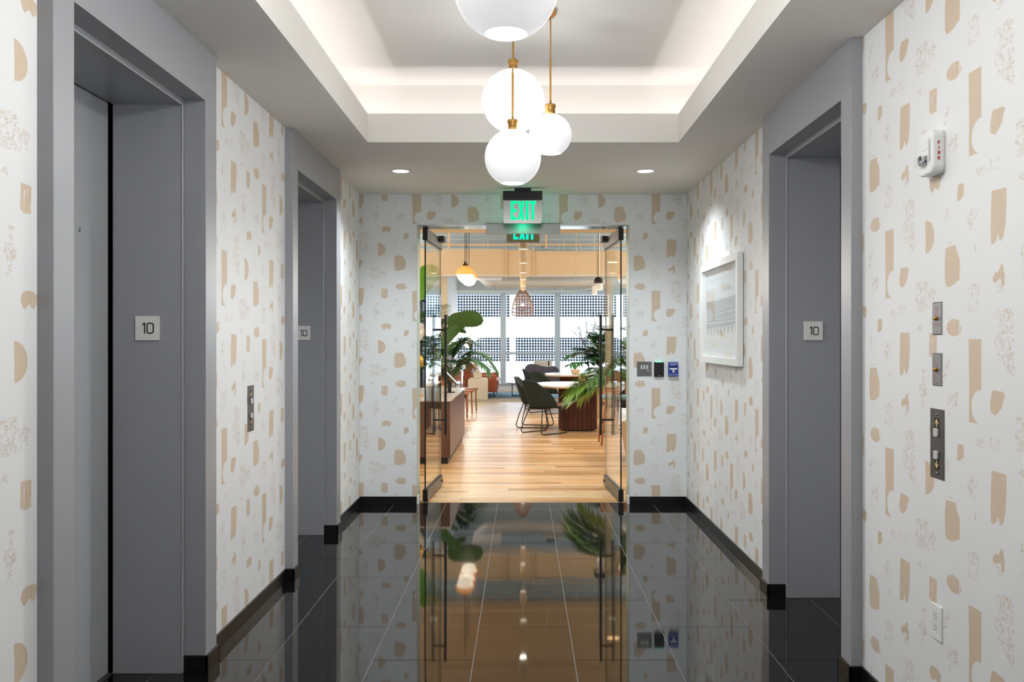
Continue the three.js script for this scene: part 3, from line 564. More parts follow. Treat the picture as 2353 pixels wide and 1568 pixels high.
// ---------------------------------------------------------------- framed print
{
  const dn = 5.69, df = 6.87, w = df - dn, h = 0.752, yc = 1.658, t = thing('framed_print', 'white framed abstract print hanging on the right wall under a downlight', 'picture', [WX, yc, -(dn + df) / 2], -Math.PI / 2);
  const D = 0.042, fw = 0.05, z0 = 0.004;
  part('frame', [bx(-w / 2, w / 2, h / 2 - fw, h / 2, z0, D, 0.0015), bx(-w / 2, w / 2, -h / 2, -h / 2 + fw, z0, D, 0.0015), bx(-w / 2, -w / 2 + fw, -h / 2 + fw, h / 2 - fw, z0, D, 0.0006), bx(w / 2 - fw, w / 2, -h / 2 + fw, h / 2 - fw, z0, D, 0.0006)], M.white, t);
  part('hanging_spacer', bx(-w / 2 + 0.004, w / 2 - 0.004, -h / 2 + 0.012, h / 2 - 0.012, 0, 0.005), M.black, t);
  part('mat_board', bx(-w / 2 + fw, w / 2 - fw, -h / 2 + fw, h / 2 - fw, 0.006, 0.014), std({ color: '#eef0f0', roughness: 0.9 }), t);
  const pw = w - 0.2, ph = 0.5, art = textPlate(pw, ph, 1000, (g, cw, ch) => {
    g.fillStyle = '#eceff0'; g.fillRect(0, 0, cw, ch);
    g.strokeStyle = '#8a8f92'; g.lineWidth = 1.5; g.strokeRect(0, 1, cw, ch - 2);
    g.fillStyle = '#efede6'; g.fillRect(0, ch * 0.6, cw, ch * 0.4); g.fillStyle = 'rgba(190,180,120,0.35)'; for (let i = 0; i < 900; i++) { g.fillRect(rnd() * cw, ch * (0.62 + 0.38 * Math.sqrt(rnd())), 2, 2); }
    g.fillStyle = '#dfe3e4'; g.beginPath(); g.ellipse(cw * 0.72, ch * 0.18, cw * 0.2, ch * 0.04, 0, 0, 7); g.fill();
    const top = (u) => ch * (0.31 - 0.05 * u * u + 0.015 * u), bot = (u) => ch * (0.7 - 0.03 * u * u);
    g.fillStyle = '#b9bcbe'; g.beginPath(); g.moveTo(0, top(0)); for (let i = 0; i <= 40; i++) g.lineTo(cw * i / 40, top(i / 40)); for (let i = 40; i >= 0; i--) g.lineTo(cw * i / 40, bot(i / 40)); g.fill();
    for (let i = 0; i < 9; i++) { g.fillStyle = '#a9adb0'; g.beginPath(); const x = cw * (i + 0.5) / 9; g.moveTo(x - cw / 18, bot(x / cw) - 30); g.quadraticCurveTo(x - cw / 40, bot(x / cw) + 60, x, bot(x / cw) + 66); g.quadraticCurveTo(x + cw / 40, bot(x / cw) + 60, x + cw / 18, bot(x / cw) - 30); g.fill(); }
    g.strokeStyle = '#3b4046'; g.lineWidth = 2.2; for (let i = 0; i <= 26; i++) { const x = cw * i / 26; g.beginPath(); g.moveTo(x, top(i / 26)); g.lineTo(x, top(i / 26) + ch * (0.1 + 0.05 * Math.abs(Math.sin(i * 0.6)))); g.stroke(); }
    g.lineWidth = 1.4; for (let k = 0; k < 15; k++) { g.strokeStyle = k % 4 === 3 ? '#f4f4f2' : '#5a6066'; g.lineWidth = k % 4 === 3 ? 4 : 1.4; g.beginPath(); for (let i = 0; i <= 40; i++) { const u = i / 40, y = top(u) + ch * (0.16 + k * 0.016) + Math.sin(u * 3 + k) * 5; i ? g.lineTo(cw * u, y) : g.moveTo(0, y); } g.stroke(); }
    g.strokeStyle = '#d9c455'; g.lineWidth = 3; for (let i = 0; i < 4; i++) { const x = cw * (0.12 + i * 0.24), y = top(0.5); g.beginPath(); for (let k = 0; k < 9; k++) g.lineTo(x + (k % 2 ? 1 : -1) * (6 + k * 2), y + 22 + k * 9); g.stroke(); }
    g.fillStyle = 'rgba(222,205,140,0.5)'; g.beginPath(); g.ellipse(cw * 0.55, ch * 0.83, cw * 0.05, ch * 0.05, 0, 0, 7); g.fill();
  });
  part('print', new THREE.PlaneGeometry(pw, ph).translate(0, -0.005, 0.0146), std({ map: art, roughness: 0.85 }), t);
  part('glazing', bx(-w / 2 + fw - 0.002, w / 2 - fw + 0.002, -h / 2 + fw - 0.002, h / 2 - fw + 0.002, 0.026, 0.028), M.clear, t);
}

// ================================================================ reception lounge
const WL = -6.5, WR = 7.5, WIN = 24.3, DECK = 3.6;
const solidWall = (name, label, geo, mat) => { const g = struct(name, label); part('wall_section', geo, mat, g); return g; };
solidWall('wall_lounge_left', 'left wall of the lounge, painted white', bx(WL - 0.15, WL, 0, DECK, -7.7, -24.6), M.whiteWall);
solidWall('wall_lounge_right', 'right wall of the lounge, painted white', bx(WR, WR + 0.15, 0, DECK, -7.7, -24.6), M.whiteWall);
{
  const g = struct('wall_lounge_entrance', 'lounge side of the entrance wall, painted white');
  part('wall_section', [bx(WL, -WX, 0, DECK, -BACK - 0.08, -BK), bx(WX, WR, 0, DECK, -BACK - 0.08, -BK), bx(-WX, WX, TOP + 0.05, DECK, -BACK - 0.08, -BK)], M.whiteWall, g);
  const n = struct('wall_partition', 'wall end beside the windows, tan towards the room');
  part('tan_face', bx(-2.02, -1.8, 0, DECK, -20.7, -20.72), M.tan, n);
  part('wall_section', bx(-2.02, -1.8, 0, DECK, -20.72, -23.9), M.whiteWall, n);
}
{
  const c = struct('ceiling', 'open lounge ceiling with concrete deck, tan duct enclosure and painted conduits');
  part('deck', metric(bx(WL - 0.15, WR + 0.15, DECK, DECK + 0.2, -16.9, -24.6), 0.35, 0.35), M.deck, c);
  part('painted_deck', bx(WL - 0.15, WR + 0.15, DECK, DECK + 0.2, -7.7, -16.9), M.tan, c);
  part('entrance_soffit', bx(WL, WR, 2.7, 2.78, -BK, -10.1), M.tan, c);
  part('soffit_upstand', bx(WL, WR, 2.78, DECK, -10.02, -10.1), M.tan, c);
  // tan bulkhead across the room, lower to the right
  part('bulkhead', [bx(WL, -0.42, 2.72, 3.232, -17, -17.4), bx(-0.42, 0.2, 2.72, 3.215, -17, -17.4), bx(0.2, WR, 2.72, 3.19, -17, -17.4)], M.tan, c);
  part('bulkhead_underside', bx(WL, WR, 2.705, 2.72, -16.99, -17.41), M.whiteWall, c);
  for (const px of [1163, 1226, 1377]) { const x = (px - 1202) / F * 16.97; part('strap', bx(x - 0.014, x + 0.014, 2.67, 3.26, -16.955, -16.998, 0.003), M.tan, c); }
  const cond = (px0, px1, py, d, r) => part('conduit', rod(pt(px0, py, d), pt(px1, py, d), r), M.tan, c);
  cond(760, 1650, 562.5, 14.4, 0.013); cond(1206, 1650, 583.5, 16.2, 0.011);
  for (const [px, d] of [[1031, 14.45], [1255, 14.45]]) { const x = (px - 1202) / F * d; part('hanger', bx(x - 0.014, x + 0.014, 2.98, DECK, -d, -d - 0.03), M.tan, c); }
  for (const px of [1064, 1112, 1122, 1140, 1284, 1296, 1325, 1334, 1382]) { const d = rr(18, 20), x = (px - 1202) / F * d; part('deck_pipe', rod(V(x, 3.25, -d), V(x, DECK, -d), rr(0.012, 0.03)), M.duct, c); }
  // ribs of the deck run across the room
  for (let d = 10.8; d < 24; d += 0.9) part('deck_rib', bx(WL, WR, DECK - 0.06, DECK, -d, -d - 0.12), d < 16.8 ? M.tan : M.deck, c);
  part('window_soffit', bx(-1.8, WR, 2.746, DECK, -23.7, -24.28), M.soffit, c);
  part('window_soffit', bx(WL, -2.02, 2.746, DECK, -23.7, -24.28), M.soffit, c);
  const duct = part('duct', rod(pt(1140, 648, 19.5), V(WR, 2.78, -19.5), 0.135, 28), M.duct, c);
  part('duct_bend', tube([pt(1150, 646, 19.5), pt(1128, 650, 19.5), pt(1118, 646, 19.6), pt(1107, 636, 19.8), pt(1098, 624, 20)], 0.11, 24, 18), M.duct, c);
  for (let k = 0; k < 22; k++) { const x = -0.4 + k * 0.32; part('duct_seam', new THREE.TorusGeometry(0.136, 0.004, 6, 24).rotateY(Math.PI / 2).translate(x, 2.765 + (2.78 - 2.755) * 0, -19.5), M.duct, duct); }
  part('air_vent', [bx(0.47, 0.87, 2.9, 2.93, -19.2, -19.4)], M.white, c);
  part('vent_grille', [0, 1, 2, 3, 4, 5, 6].map((i) => bx(0.5 + i * 0.03, 0.522 + i * 0.03, 2.936, 2.99, -19.1, -19.12)), M.blackMetal, c);
  const cb = pt(1124, 640, 18.4); part('ceiling_cassette', [bx(cb.x - 0.35, cb.x + 0.25, 2.745, 2.8, -18.1, -18.9, 0.01), bx(cb.x - 0.16, cb.x + 0.08, 2.738, 2.746, -18.3, -18.7)], M.white, c);
  part('cable_tray', tube([[1.3, 2.63, -21], [0.2, 2.63, -21], [-1.7, 2.63, -21]], 0.012, 30), M.white, c);
  part('cable_tray', tube([[WR, 2.72, -21], [2.2, 2.72, -21], [1.75, 2.71, -21], [1.4, 2.64, -21], [1.2, 2.63, -21]], 0.012, 40), M.white, c);
}
// window wall
{
  const b = struct('wall_window', 'low wall and skirting under the lounge windows');
  part('sill_wall', bx(WL, WR, 0, 0.21, -24.26, -24.6), M.whiteWall, b); part('sill', bx(WL, WR, 0.21, 0.235, -24.2, -24.6, 0.004), M.mullion, b); part('skirting', bx(WL, WR, 0, 0.1, -24.24, -24.26), M.white, b);
  part('wall_head', bx(WL, WR, 2.746, DECK, -24.28, -24.6), M.whiteWall, b);
  const xs = []; for (let k = -4; k < 6; k++) xs.push(-0.559 + 1.519 * k);
  xs.forEach((x, i) => {
    if (i === xs.length - 1) return;
    const x1 = xs[i + 1], w = struct('window_' + (i + 1), 'tall lounge window bay with a crossbar, facing the garage');
    part('mullion', bx(x - 0.075, x + 0.075, 0.235, 2.746, -24.27, -24.42, 0.006), M.mullion, w);
    part('transom', bx(x + 0.075, x1 - 0.075, 1.045, 1.115, -24.28, -24.4), M.mullion, w);
    part('frame_head', bx(x + 0.075, x1 - 0.075, 2.72, 2.746, -24.3, -24.4), M.mullion, w);
    part('glass_pane', new THREE.PlaneGeometry(1.369, 0.81).translate((x + x1) / 2, 0.64, -24.36), M.glass, w);
    part('glass_pane', new THREE.PlaneGeometry(1.369, 1.605).translate((x + x1) / 2, 1.9175, -24.36), M.glass, w);
  });
  part('wall_end', [bx(WL, xs[0] - 0.075, 0.235, 2.746, -24.28, -24.5), bx(xs[xs.length - 1] - 0.075, WR, 0.235, 2.746, -24.28, -24.5)], M.whiteWall, b);
}
// garage across the street
{
  const D = 50, t = thing('garage_building', 'white garage building across the street with gridded openings', 'building', [0, 0, -D]);
  const bands = [[2.76, 4.2], [0.2, 1.57], [5.5, 6.9], [-2.4, -1.0]].sort((a, b) => a[0] - b[0]);
  let y = -14; const cols = [[-25, -0.78], [-0.42, 5.4], [5.75, 11.6], [11.95, 25]];
  for (const [a, b2] of [...bands, [12, 12]]) { part('spandrel', bx(-26, 26, y, a, 0, -0.4), M.facade, t); y = b2; }
  for (const [a, b2] of bands) {
    for (const x of [-25.5, -0.6, 5.575, 11.775, 25.5]) part('pier', bx(x - 0.18, x + 0.18, a, b2, 0.0, -0.4), M.facade, t);
    const g = []; for (let x = -15; x < 17; x += 0.158) if (!(x > -0.78 && x < -0.42)) g.push(bx(x - 0.015, x + 0.015, a, b2, -0.08, -0.12));
    for (let yy = a; yy <= b2; yy += 0.158) g.push(bx(-15, 17, yy - 0.013, yy + 0.013, -0.08, -0.12));
    const m = part('grid_screen', g, M.bars, t); m.userData.kind = 'stuff';
    part('deck_slab', bx(-26, 26, a - 0.4, a - 0.1, -0.4, -7), M.facade, t);
  }
  part('garage_interior', bx(-26, 26, -14, 12, -7, -7.4), M.garage, t);
  const s = struct('ground', 'street far below between the two buildings'); part('road', bx(-60, 60, -14.4, -14, -25, -70), M.street, s);
}

// ---------------------------------------------------------------- lounge lamps
const spot = (x, y, z, cd, col = lin(1, 0.93, 0.83), ang = 1.25) => { const s = new THREE.SpotLight(col, cd, 0, ang, 0.7, 2); s.position.set(x, y, z); s.target.position.set(x, 0, z); s.castShadow = true; s.shadow.radius = 2; scene.add(s, s.target); };
function canLight(label, x, yb, d, ceilY, r, cd, group, mat = M.tan) {
  const t = thing('cylinder_pendant', label, 'pendant light', [x, yb, -d], 0, group), hh = Math.min(0.17, ceilY - yb - 0.03);
  part('shade', lathe([[r - 0.006, 0.004], [r - 0.004, 0], [r, 0], [r, hh], [0.01, hh + 0.004], [0, hh + 0.004]], 28), mat, t);
  part('lens', cyl(r - 0.006, r - 0.006, 0.004, 0, 0.001, 0, 24), M.glowWarm, t);
  if (ceilY - yb > hh + 0.01) part('rod', cyl(0.005, 0.005, ceilY - yb - hh, 0, hh, 0, 8), mat, t);
  spot(x, yb - 0.006, -d, cd);
}
[208, 176, 154, 138, 123, 114].forEach((o, i) => { const yb = 2.375, d = F * (yb - EYE) / o; canLight(['first', 'second', 'third', 'fourth', 'fifth', 'sixth'][i] + ' tan cylinder pendant from the entrance in the middle row', 0.001, yb, d, d < 10.1 ? 2.7 : DECK, 0.05, 4, 'row of cylinder pendants'); });
for (const [px, py, d, hidden] of [[1378, 667, 15, 0], [1366, 677.5, 17.2, 0]]) { const p = pt(px, py, d); canLight(['white cylinder pendant below the black dome lamp', 'smaller white cylinder pendant in front of the right window'][px < 1370 ? 1 : 0], p.x, p.y, d, DECK, 0.052, 3, undefined, M.white); }
for (const s of [-1, 1]) for (let k = 0; k < 5; k++) {
  const x = s * 3.3, d = 9.2 + k * 2.9, cy = k ? DECK : 2.7, yb = k ? 2.62 : 2.4, t = thing('opal_globe_pendant', ['first', 'second', 'third', 'fourth', 'fifth'][k] + ' white globe pendant from the entrance along the ' + (s < 0 ? 'left' : 'right') + ' lounge wall', 'pendant light', [x, yb, -d], 0, 'side globe pendants');
  part('globe', new THREE.SphereGeometry(0.14, 28, 20), std({ color: '#ffffff', roughness: 0.3, emissive: lin(1, 0.95, 0.88), emissiveIntensity: 0.6 }), t); part('rod', cyl(0.005, 0.005, cy - yb - 0.13, 0, 0.13, 0, 8), M.brass, t);
  const l = new THREE.PointLight(lin(1, 0.98, 0.95), 3.9, 0, 2); l.position.set(x, yb, -d); l.castShadow = true; l.shadow.radius = 5; scene.add(l);
}
// three brass capped globes
[[1068.5, 632, 13.99], [1072.5, 636, 14.37], [1077.5, 641, 14.89]].forEach(([px, py, d], i) => {
  const p = pt(px, py, d), t = thing('brass_cap_pendant', ['first', 'second', 'third'][i] + ' amber-capped globe pendant on a black cord, counted from the entrance', 'pendant light', [p.x, p.y, p.z], 0, 'amber capped globes');
  part('globe', new THREE.SphereGeometry(0.128, 32, 24), std({ color: '#fff6e8', roughness: 0.3, emissive: lin(1, 0.9, 0.72), emissiveIntensity: 0.9 }), t);
  const pts = []; for (let i = 0; i <= 16; i++) { const a = i / 16 * Math.PI / 2; pts.push([0.152 * Math.cos(a), 0.152 * Math.sin(a)]); } pts.push([0, 0.148]); for (let i = 15; i >= 0; i--) { const a = i / 16 * Math.PI / 2; pts.push([0.147 * Math.cos(a), 0.147 * Math.sin(a)]); } pts.push([0.152, 0]);
  part('cap', lathe(pts, 36), phy({ color: '#e3c190', transmission: 0.66, thickness: 0, roughness: 0.2 }), t);
  part('socket', lathe([[0, 0.15], [0.04, 0.15], [0.038, 0.165], [0.017, 0.175], [0.017, 0.215], [0, 0.215]], 20), M.black, t);
  part('cord', cyl(0.005, 0.005, DECK - p.y - 0.21, 0, 0.21, 0, 8), M.black, t);
  const l = new THREE.PointLight(lin(1, 0.88, 0.7), 1.2, 0, 2); l.position.copy(p); l.castShadow = true; l.shadow.radius = 4; scene.add(l);
});
{ // woven lamp
  const d = 20, p = pt(1201, 726, d), t = thing('woven_pendant', 'large woven rattan bell pendant in front of the windows', 'pendant light', [p.x, p.y, p.z]);
  const prof = (v) => 0.045 + 0.205 * Math.pow(Math.sin(Math.min(1, (1 - v) * 1.22) * Math.PI / 2), 0.85) - (v < 0.12 ? (0.12 - v) * 0.1 : 0), Hh = 0.62, g = [];
  for (let k = 0; k < 44; k++) for (const dir of [-1, 1]) { const pts = []; for (let i = 0; i <= 10; i++) { const v = i / 10, a = k / 44 * 6.2832 + dir * v * 1.1, r = prof(v); pts.push(V(r * Math.cos(a), v * Hh, r * Math.sin(a))); } g.push(tube(pts, 0.0024, 12, 4)); }
  const m = part('weave', g, M.rattan, t); m.userData.kind = 'stuff';
  for (const v of [0, 0.13, 0.27, 0.42, 0.56, 0.7, 0.84, 1]) part('hoop', new THREE.TorusGeometry(prof(v), 0.005, 6, 40).rotateX(Math.PI / 2).translate(0, v * Hh, 0), M.rattan, t);
  part('bulb', new THREE.SphereGeometry(0.04, 16, 12).translate(0, 0.25, 0), M.glowWarm, t); part('cord', cyl(0.004, 0.004, DECK - p.y - 0.29, 0, 0.29, 0, 6), M.black, t);
  const l = new THREE.PointLight(lin(1, 0.86, 0.65), 0.2, 0, 2); l.position.set(p.x, p.y + 0.25, p.z); l.castShadow = true; scene.add(l);
}
const dome = (label, px, py, d, r, h, mat) => { const p = pt(px, py, d), t = thing('dome_pendant', label, 'pendant light', [p.x, p.y, p.z]); const pr = []; for (let i = 0; i <= 16; i++) { const v = i / 16; pr.push([r * Math.cos(v * 1.45) ** 0.8, h * Math.sin(v * 1.5)]); } pr.push([0, h]); const inn = pr.slice(0, 16).reverse().map(([a, b]) => [Math.max(0, a - 0.008), b]); part('shade', lathe([...pr, ...inn, pr[0]], 36), mat, t); part('cord', cyl(0.004, 0.004, DECK - p.y - h, 0, h - 0.01, 0, 6), M.black, t); part('bulb', new THREE.SphereGeometry(0.035, 14, 10).translate(0, 0.06, 0), M.glowWarm, t); const l = new THREE.PointLight(lin(1, 0.86, 0.65), 0.8, 0, 2); l.position.set(p.x, p.y + 0.06, p.z); l.castShadow = true; scene.add(l); };
dome('black dome pendant seen above the right windows', 1375, 651, 14.5, 0.08, 0.105, M.black);
dome('tan dome pendant with a white rim beside the right glass door', 1407, 603, 11.5, 0.085, 0.165, M.tan);
exitSign('green EXIT sign with an arrow, hanging inside the lounge', 0.0, 2.7, 8.66, 2.701, M.exitFar, true, true);
{ const t = thing('fire_sprinkler', 'small white sprinkler head hanging before the tan bulkhead', 'sprinkler', [0.995, 2.69, -16.3]); part('drop_pipe', cyl(0.007, 0.007, 0.9, 0, 0.01, 0, 8), M.tan, t); part('escutcheon', lathe([[0, 0], [0.05, 0.004], [0.048, 0.012], [0.012, 0.03], [0, 0.03]], 20), M.white, t); }
{ const t = thing('fire_sprinkler', 'small white sprinkler head hanging before the pale window soffit', 'sprinkler', [0.98, 2.685, -22]); part('drop_pipe', cyl(0.006, 0.006, 0.9, 0, 0.01, 0, 8), M.white, t); part('escutcheon', lathe([[0, 0], [0.05, 0.004], [0.048, 0.012], [0.012, 0.03], [0, 0.03]], 20), M.white, t); }
{ // two-globe floor lamp
  const d = 22.6, base = pt(1082, 905, d), t = thing('globe_floor_lamp', 'slim floor lamp with two white globes behind the leather sofa', 'floor lamp', [base.x, 0.006, base.z]);
  part('base', cyl(0.13, 0.13, 0.02, 0, 0, 0, 28), M.brass, t); part('pole', cyl(0.01, 0.01, 1.66, 0, 0.02, 0, 10), M.brass, t);
  for (const [x, y] of [[0.1, 1.5], [-0.1, 1.33]]) { part('globe', new THREE.SphereGeometry(0.085, 24, 18).translate(x, y, 0), std({ color: '#fff', emissive: lin(1, 0.93, 0.8), emissiveIntensity: 1.6 }), t); part('arm', rod(V(0, y, 0), V(x * 0.3, y, 0), 0.006), M.brass, t); const l = new THREE.PointLight(lin(1, 0.9, 0.75), 0.5, 0, 2); l.position.set(base.x + x, y, base.z); l.castShadow = true; scene.add(l); }
}

// ---------------------------------------------------------------- reception desk and what stands on it
{
  const xr = -0.855, xl = -2.9, d0 = 10.2, d1 = 12.74, t = thing('reception_desk', 'walnut reception desk with a pale top and black toe kick', 'desk', [(xr + xl) / 2, 0, -(d0 + d1) / 2]);
  const L = (x0, x1, y0, y1, a, b, r) => metric(bx(x0 - (xr + xl) / 2, x1 - (xr + xl) / 2, y0, y1, -(a - (d0 + d1) / 2), -(b - (d0 + d1) / 2), r), 0.8, 0.8);
  part('toe_kick', L(xl + 0.03, xr - 0.03, 0, 0.075, d0 + 0.03, d1 - 0.03), M.black, t);
  const turned = (g) => { const uv = g.attributes.uv; for (let i = 0; i < uv.count; i++) uv.setXY(i, uv.getY(i) * 0.9, uv.getX(i)); return g; };
  part('front_panel', turned(L(xl, xr, 0.075, 0.728, d0, d0 + 0.03, 0.001)), M.walnut, t); part('side_panel', turned(L(xr - 0.03, xr, 0.075, 0.728, d0 + 0.03, d1, 0.001)), M.walnut, t);
  part('side_panel', L(xl, xl + 0.03, 0.075, 0.728, d0 + 0.03, d1), M.walnut, t); part('worktop', L(xl - 0.01, xr + 0.008, 0.732, 0.754, d0 - 0.008, d1 + 0.008, 0.003), M.deskTop, t);
  const m = pt(1033, 899, 11.6), s = thing('tablet_stand', 'black check-in tablet on a stand on the reception desk', 'tablet', [m.x, 0.754, m.z]);
  part('base', bx(-0.07, 0.07, 0, 0.008, -0.07, 0.07, 0.003), M.black, s); part('post', bx(-0.024, 0.024, 0.008, 0.16, -0.012, 0.012, 0.004), M.black, s);
  const tb = part('tablet', bx(-0.135, 0.135, -0.006, 0.006, -0.1, 0.1, 0.004), M.black, s); tb.rotation.z = -0.8; tb.position.set(0.02, 0.2, 0);
  part('screen', bx(-0.12, 0.12, 0.0062, 0.0068, -0.088, 0.088), std({ color: '#cdd8e0', roughness: 0.12, emissive: lin(0.55, 0.65, 0.75), emissiveIntensity: 0.4 }), tb);
  const a = pt(1058, 885, 12.2), card = thing('acrylic_sign_holder', 'clear acrylic card holder at the far end of the reception desk', 'sign holder', [a.x, 0.754, a.z]);
  part('stand', bx(-0.06, 0.06, 0, 0.14, -0.003, 0.003), M.clear, card); part('foot', bx(-0.06, 0.06, 0, 0.004, -0.003, 0.07), M.clear, card);
  const lp = thing('brass_table_lamp', 'brass dome table lamp on the reception desk', 'table lamp', [-1.34, 0.754, -10.9]);
  part('base', lathe([[0, 0], [0.085, 0], [0.085, 0.012], [0.012, 0.02], [0, 0.02]], 32), M.gold, lp); part('stem', cyl(0.008, 0.008, 0.4, 0, 0.02, 0, 12), M.gold, lp);
  part('shade', lathe([[0.082, 0.37], [0.09, 0.37], [0.092, 0.44], [0.082, 0.49], [0.05, 0.51], [0, 0.513], [0, 0.505], [0.048, 0.502], [0.078, 0.484], [0.086, 0.44], [0.082, 0.37]], 36), M.gold, lp);
}
{ const t = thing('display_shelf', 'black framed shelf unit with a blue back behind the reception desk', 'shelf', [-2.62, 0, -17.4 + 0.9]);
  part('back_panel', bx(-0.6, 0.72, 0.02, 2.3, -0.2, -0.18), M.greyBlue, t); for (const x of [-0.6, 0.7]) part('upright', bx(x, x + 0.03, 0, 2.34, -0.2, 0.15), M.black, t); for (const y of [0.4, 0.9, 1.4, 2.18, 2.31]) part('shelf_board', bx(-0.6, 0.73, y, y + 0.03, -0.2, 0.15), M.black, t); }

// ---------------------------------------------------------------- chairs
function shellChair(name, label, x, d, face, group) {      // face: angle of the sitter's gaze; 0 looks to +z
  const t = thing(name, label, 'chair', [x, 0, -d], face, group);
  const NU = 40, NV = 10, mk = (off) => { const P = []; for (let j = 0; j <= NV; j++) for (let i = 0; i <= NU; i++) {
      const u = i / NU * 2 - 1, a = u * 1.95, v = j / NV, au = Math.abs(u), rim = 0.84 - 0.375 * Math.max(0, (au - 0.27) / 0.73) - 0.02 * Math.min(1, au / 0.3) ** 3, y0 = 0.415, y = y0 + (rim - y0) * v;
      const flare = 0.2 + 0.075 * Math.min(1, (y - y0) / 0.42) ** 0.8, depthK = 1.02, r = flare - off, squ = 1 / Math.pow(Math.abs(Math.cos(a)) ** 3.2 + Math.abs(Math.sin(a)) ** 3.2, 1 / 3.2);
      P.push([r * squ * Math.sin(a) * 1.02, y, -r * squ * Math.cos(a) * depthK - 0.07 * ((y - y0) / 0.42) * Math.max(0, Math.cos(a))]); } return P; };
  const out = mk(0), inn = mk(0.026), pos = [], idx = [], n = (NU + 1) * (NV + 1); for (const p of [...out, ...inn]) pos.push(...p);
  const id = (i, j, s) => s * n + j * (NU + 1) + i;
  for (let j = 0; j < NV; j++) for (let i = 0; i < NU; i++) { idx.push(id(i, j, 0), id(i, j + 1, 0), id(i + 1, j, 0), id(i + 1, j, 0), id(i, j + 1, 0), id(i + 1, j + 1, 0)); idx.push(id(i, j, 1), id(i + 1, j, 1), id(i, j + 1, 1), id(i + 1, j, 1), id(i + 1, j + 1, 1), id(i, j + 1, 1)); }
  for (let i = 0; i < NU; i++) { idx.push(id(i, NV, 0), id(i, NV, 1), id(i + 1, NV, 0), id(i + 1, NV, 0), id(i, NV, 1), id(i + 1, NV, 1)); idx.push(id(i, 0, 0), id(i + 1, 0, 0), id(i, 0, 1), id(i + 1, 0, 0), id(i + 1, 0, 1), id(i, 0, 1)); }
  for (let j = 0; j < NV; j++) for (const i of [0, NU]) { idx.push(id(i, j, 0), id(i, j, 1), id(i, j + 1, 0), id(i, j + 1, 0), id(i, j, 1), id(i, j + 1, 1)); }
  const g = new THREE.BufferGeometry(); g.setAttribute('position', new THREE.Float32BufferAttribute(pos, 3)); const uv = []; for (let k = 0; k < 2 * n; k++) uv.push((k % (NU + 1)) / NU, Math.floor(k / (NU + 1)) / NV); g.setAttribute('uv', new THREE.Float32BufferAttribute(uv, 2)); g.setIndex(idx); g.computeVertexNormals();
  part('shell', g, M.green, t);
  part('seat_cushion', bx(-0.185, 0.185, 0.41, 0.475, -0.17, 0.31, 0.032), M.taupe, t);
  part('seat_pan', bx(-0.18, 0.18, 0.395, 0.415, -0.17, 0.2, 0.008), M.green, t);
  for (const s of [-1, 1]) {
    part('leg_frame', tube([[s * 0.15, 0.4, 0.17], [s * 0.2, 0.22, 0.23], [s * 0.235, 0.06, 0.272], [s * 0.238, 0.018, 0.255], [s * 0.238, 0.01, 0.22], [s * 0.238, 0.01, 0], [s * 0.238, 0.01, -0.22], [s * 0.238, 0.018, -0.255], [s * 0.235, 0.06, -0.272], [s * 0.2, 0.22, -0.23], [s * 0.15, 0.4, -0.17]], 0.008, 80, 8), M.black, t);
    part('foot_pad', [-0.2, 0.2].map((z) => bx(s * 0.238 - 0.011, s * 0.238 + 0.011, 0, 0.01, z - 0.02, z + 0.02, 0.003)), M.black, t);
  }
  part('cross_bar', [rod(V(-0.15, 0.392, 0.16), V(0.15, 0.392, 0.16), 0.008), rod(V(-0.15, 0.392, -0.16), V(0.15, 0.392, -0.16), 0.008)], M.black, t);
  return t;
}
const chairTo = (ax, az) => Math.atan2(ax, az);
shellChair('dining_chair', 'dark green shell chair with wire legs at the front fluted table, back turned', 0.33, 13.58, chairTo(0.72, -0.62), undefined);
shellChair('dining_chair', 'dark green shell chair tucked behind another at the front fluted table', 0.2, 14.55, chairTo(0.98, 0.2));
shellChair('dining_chair', 'dark green shell chair at the far table with a wedge back, before the grey sofa', 0.48, 17.3, chairTo(0.72, -0.6));
shellChair('dining_chair', 'dark green shell chair at the far table, mostly behind another chair', 0.33, 18.4, chairTo(0.98, 0.1));
shellChair('dining_chair', 'dark green shell chair across the front table, behind the right glass door', 1.58, 13.75, chairTo(-0.75, -0.6));
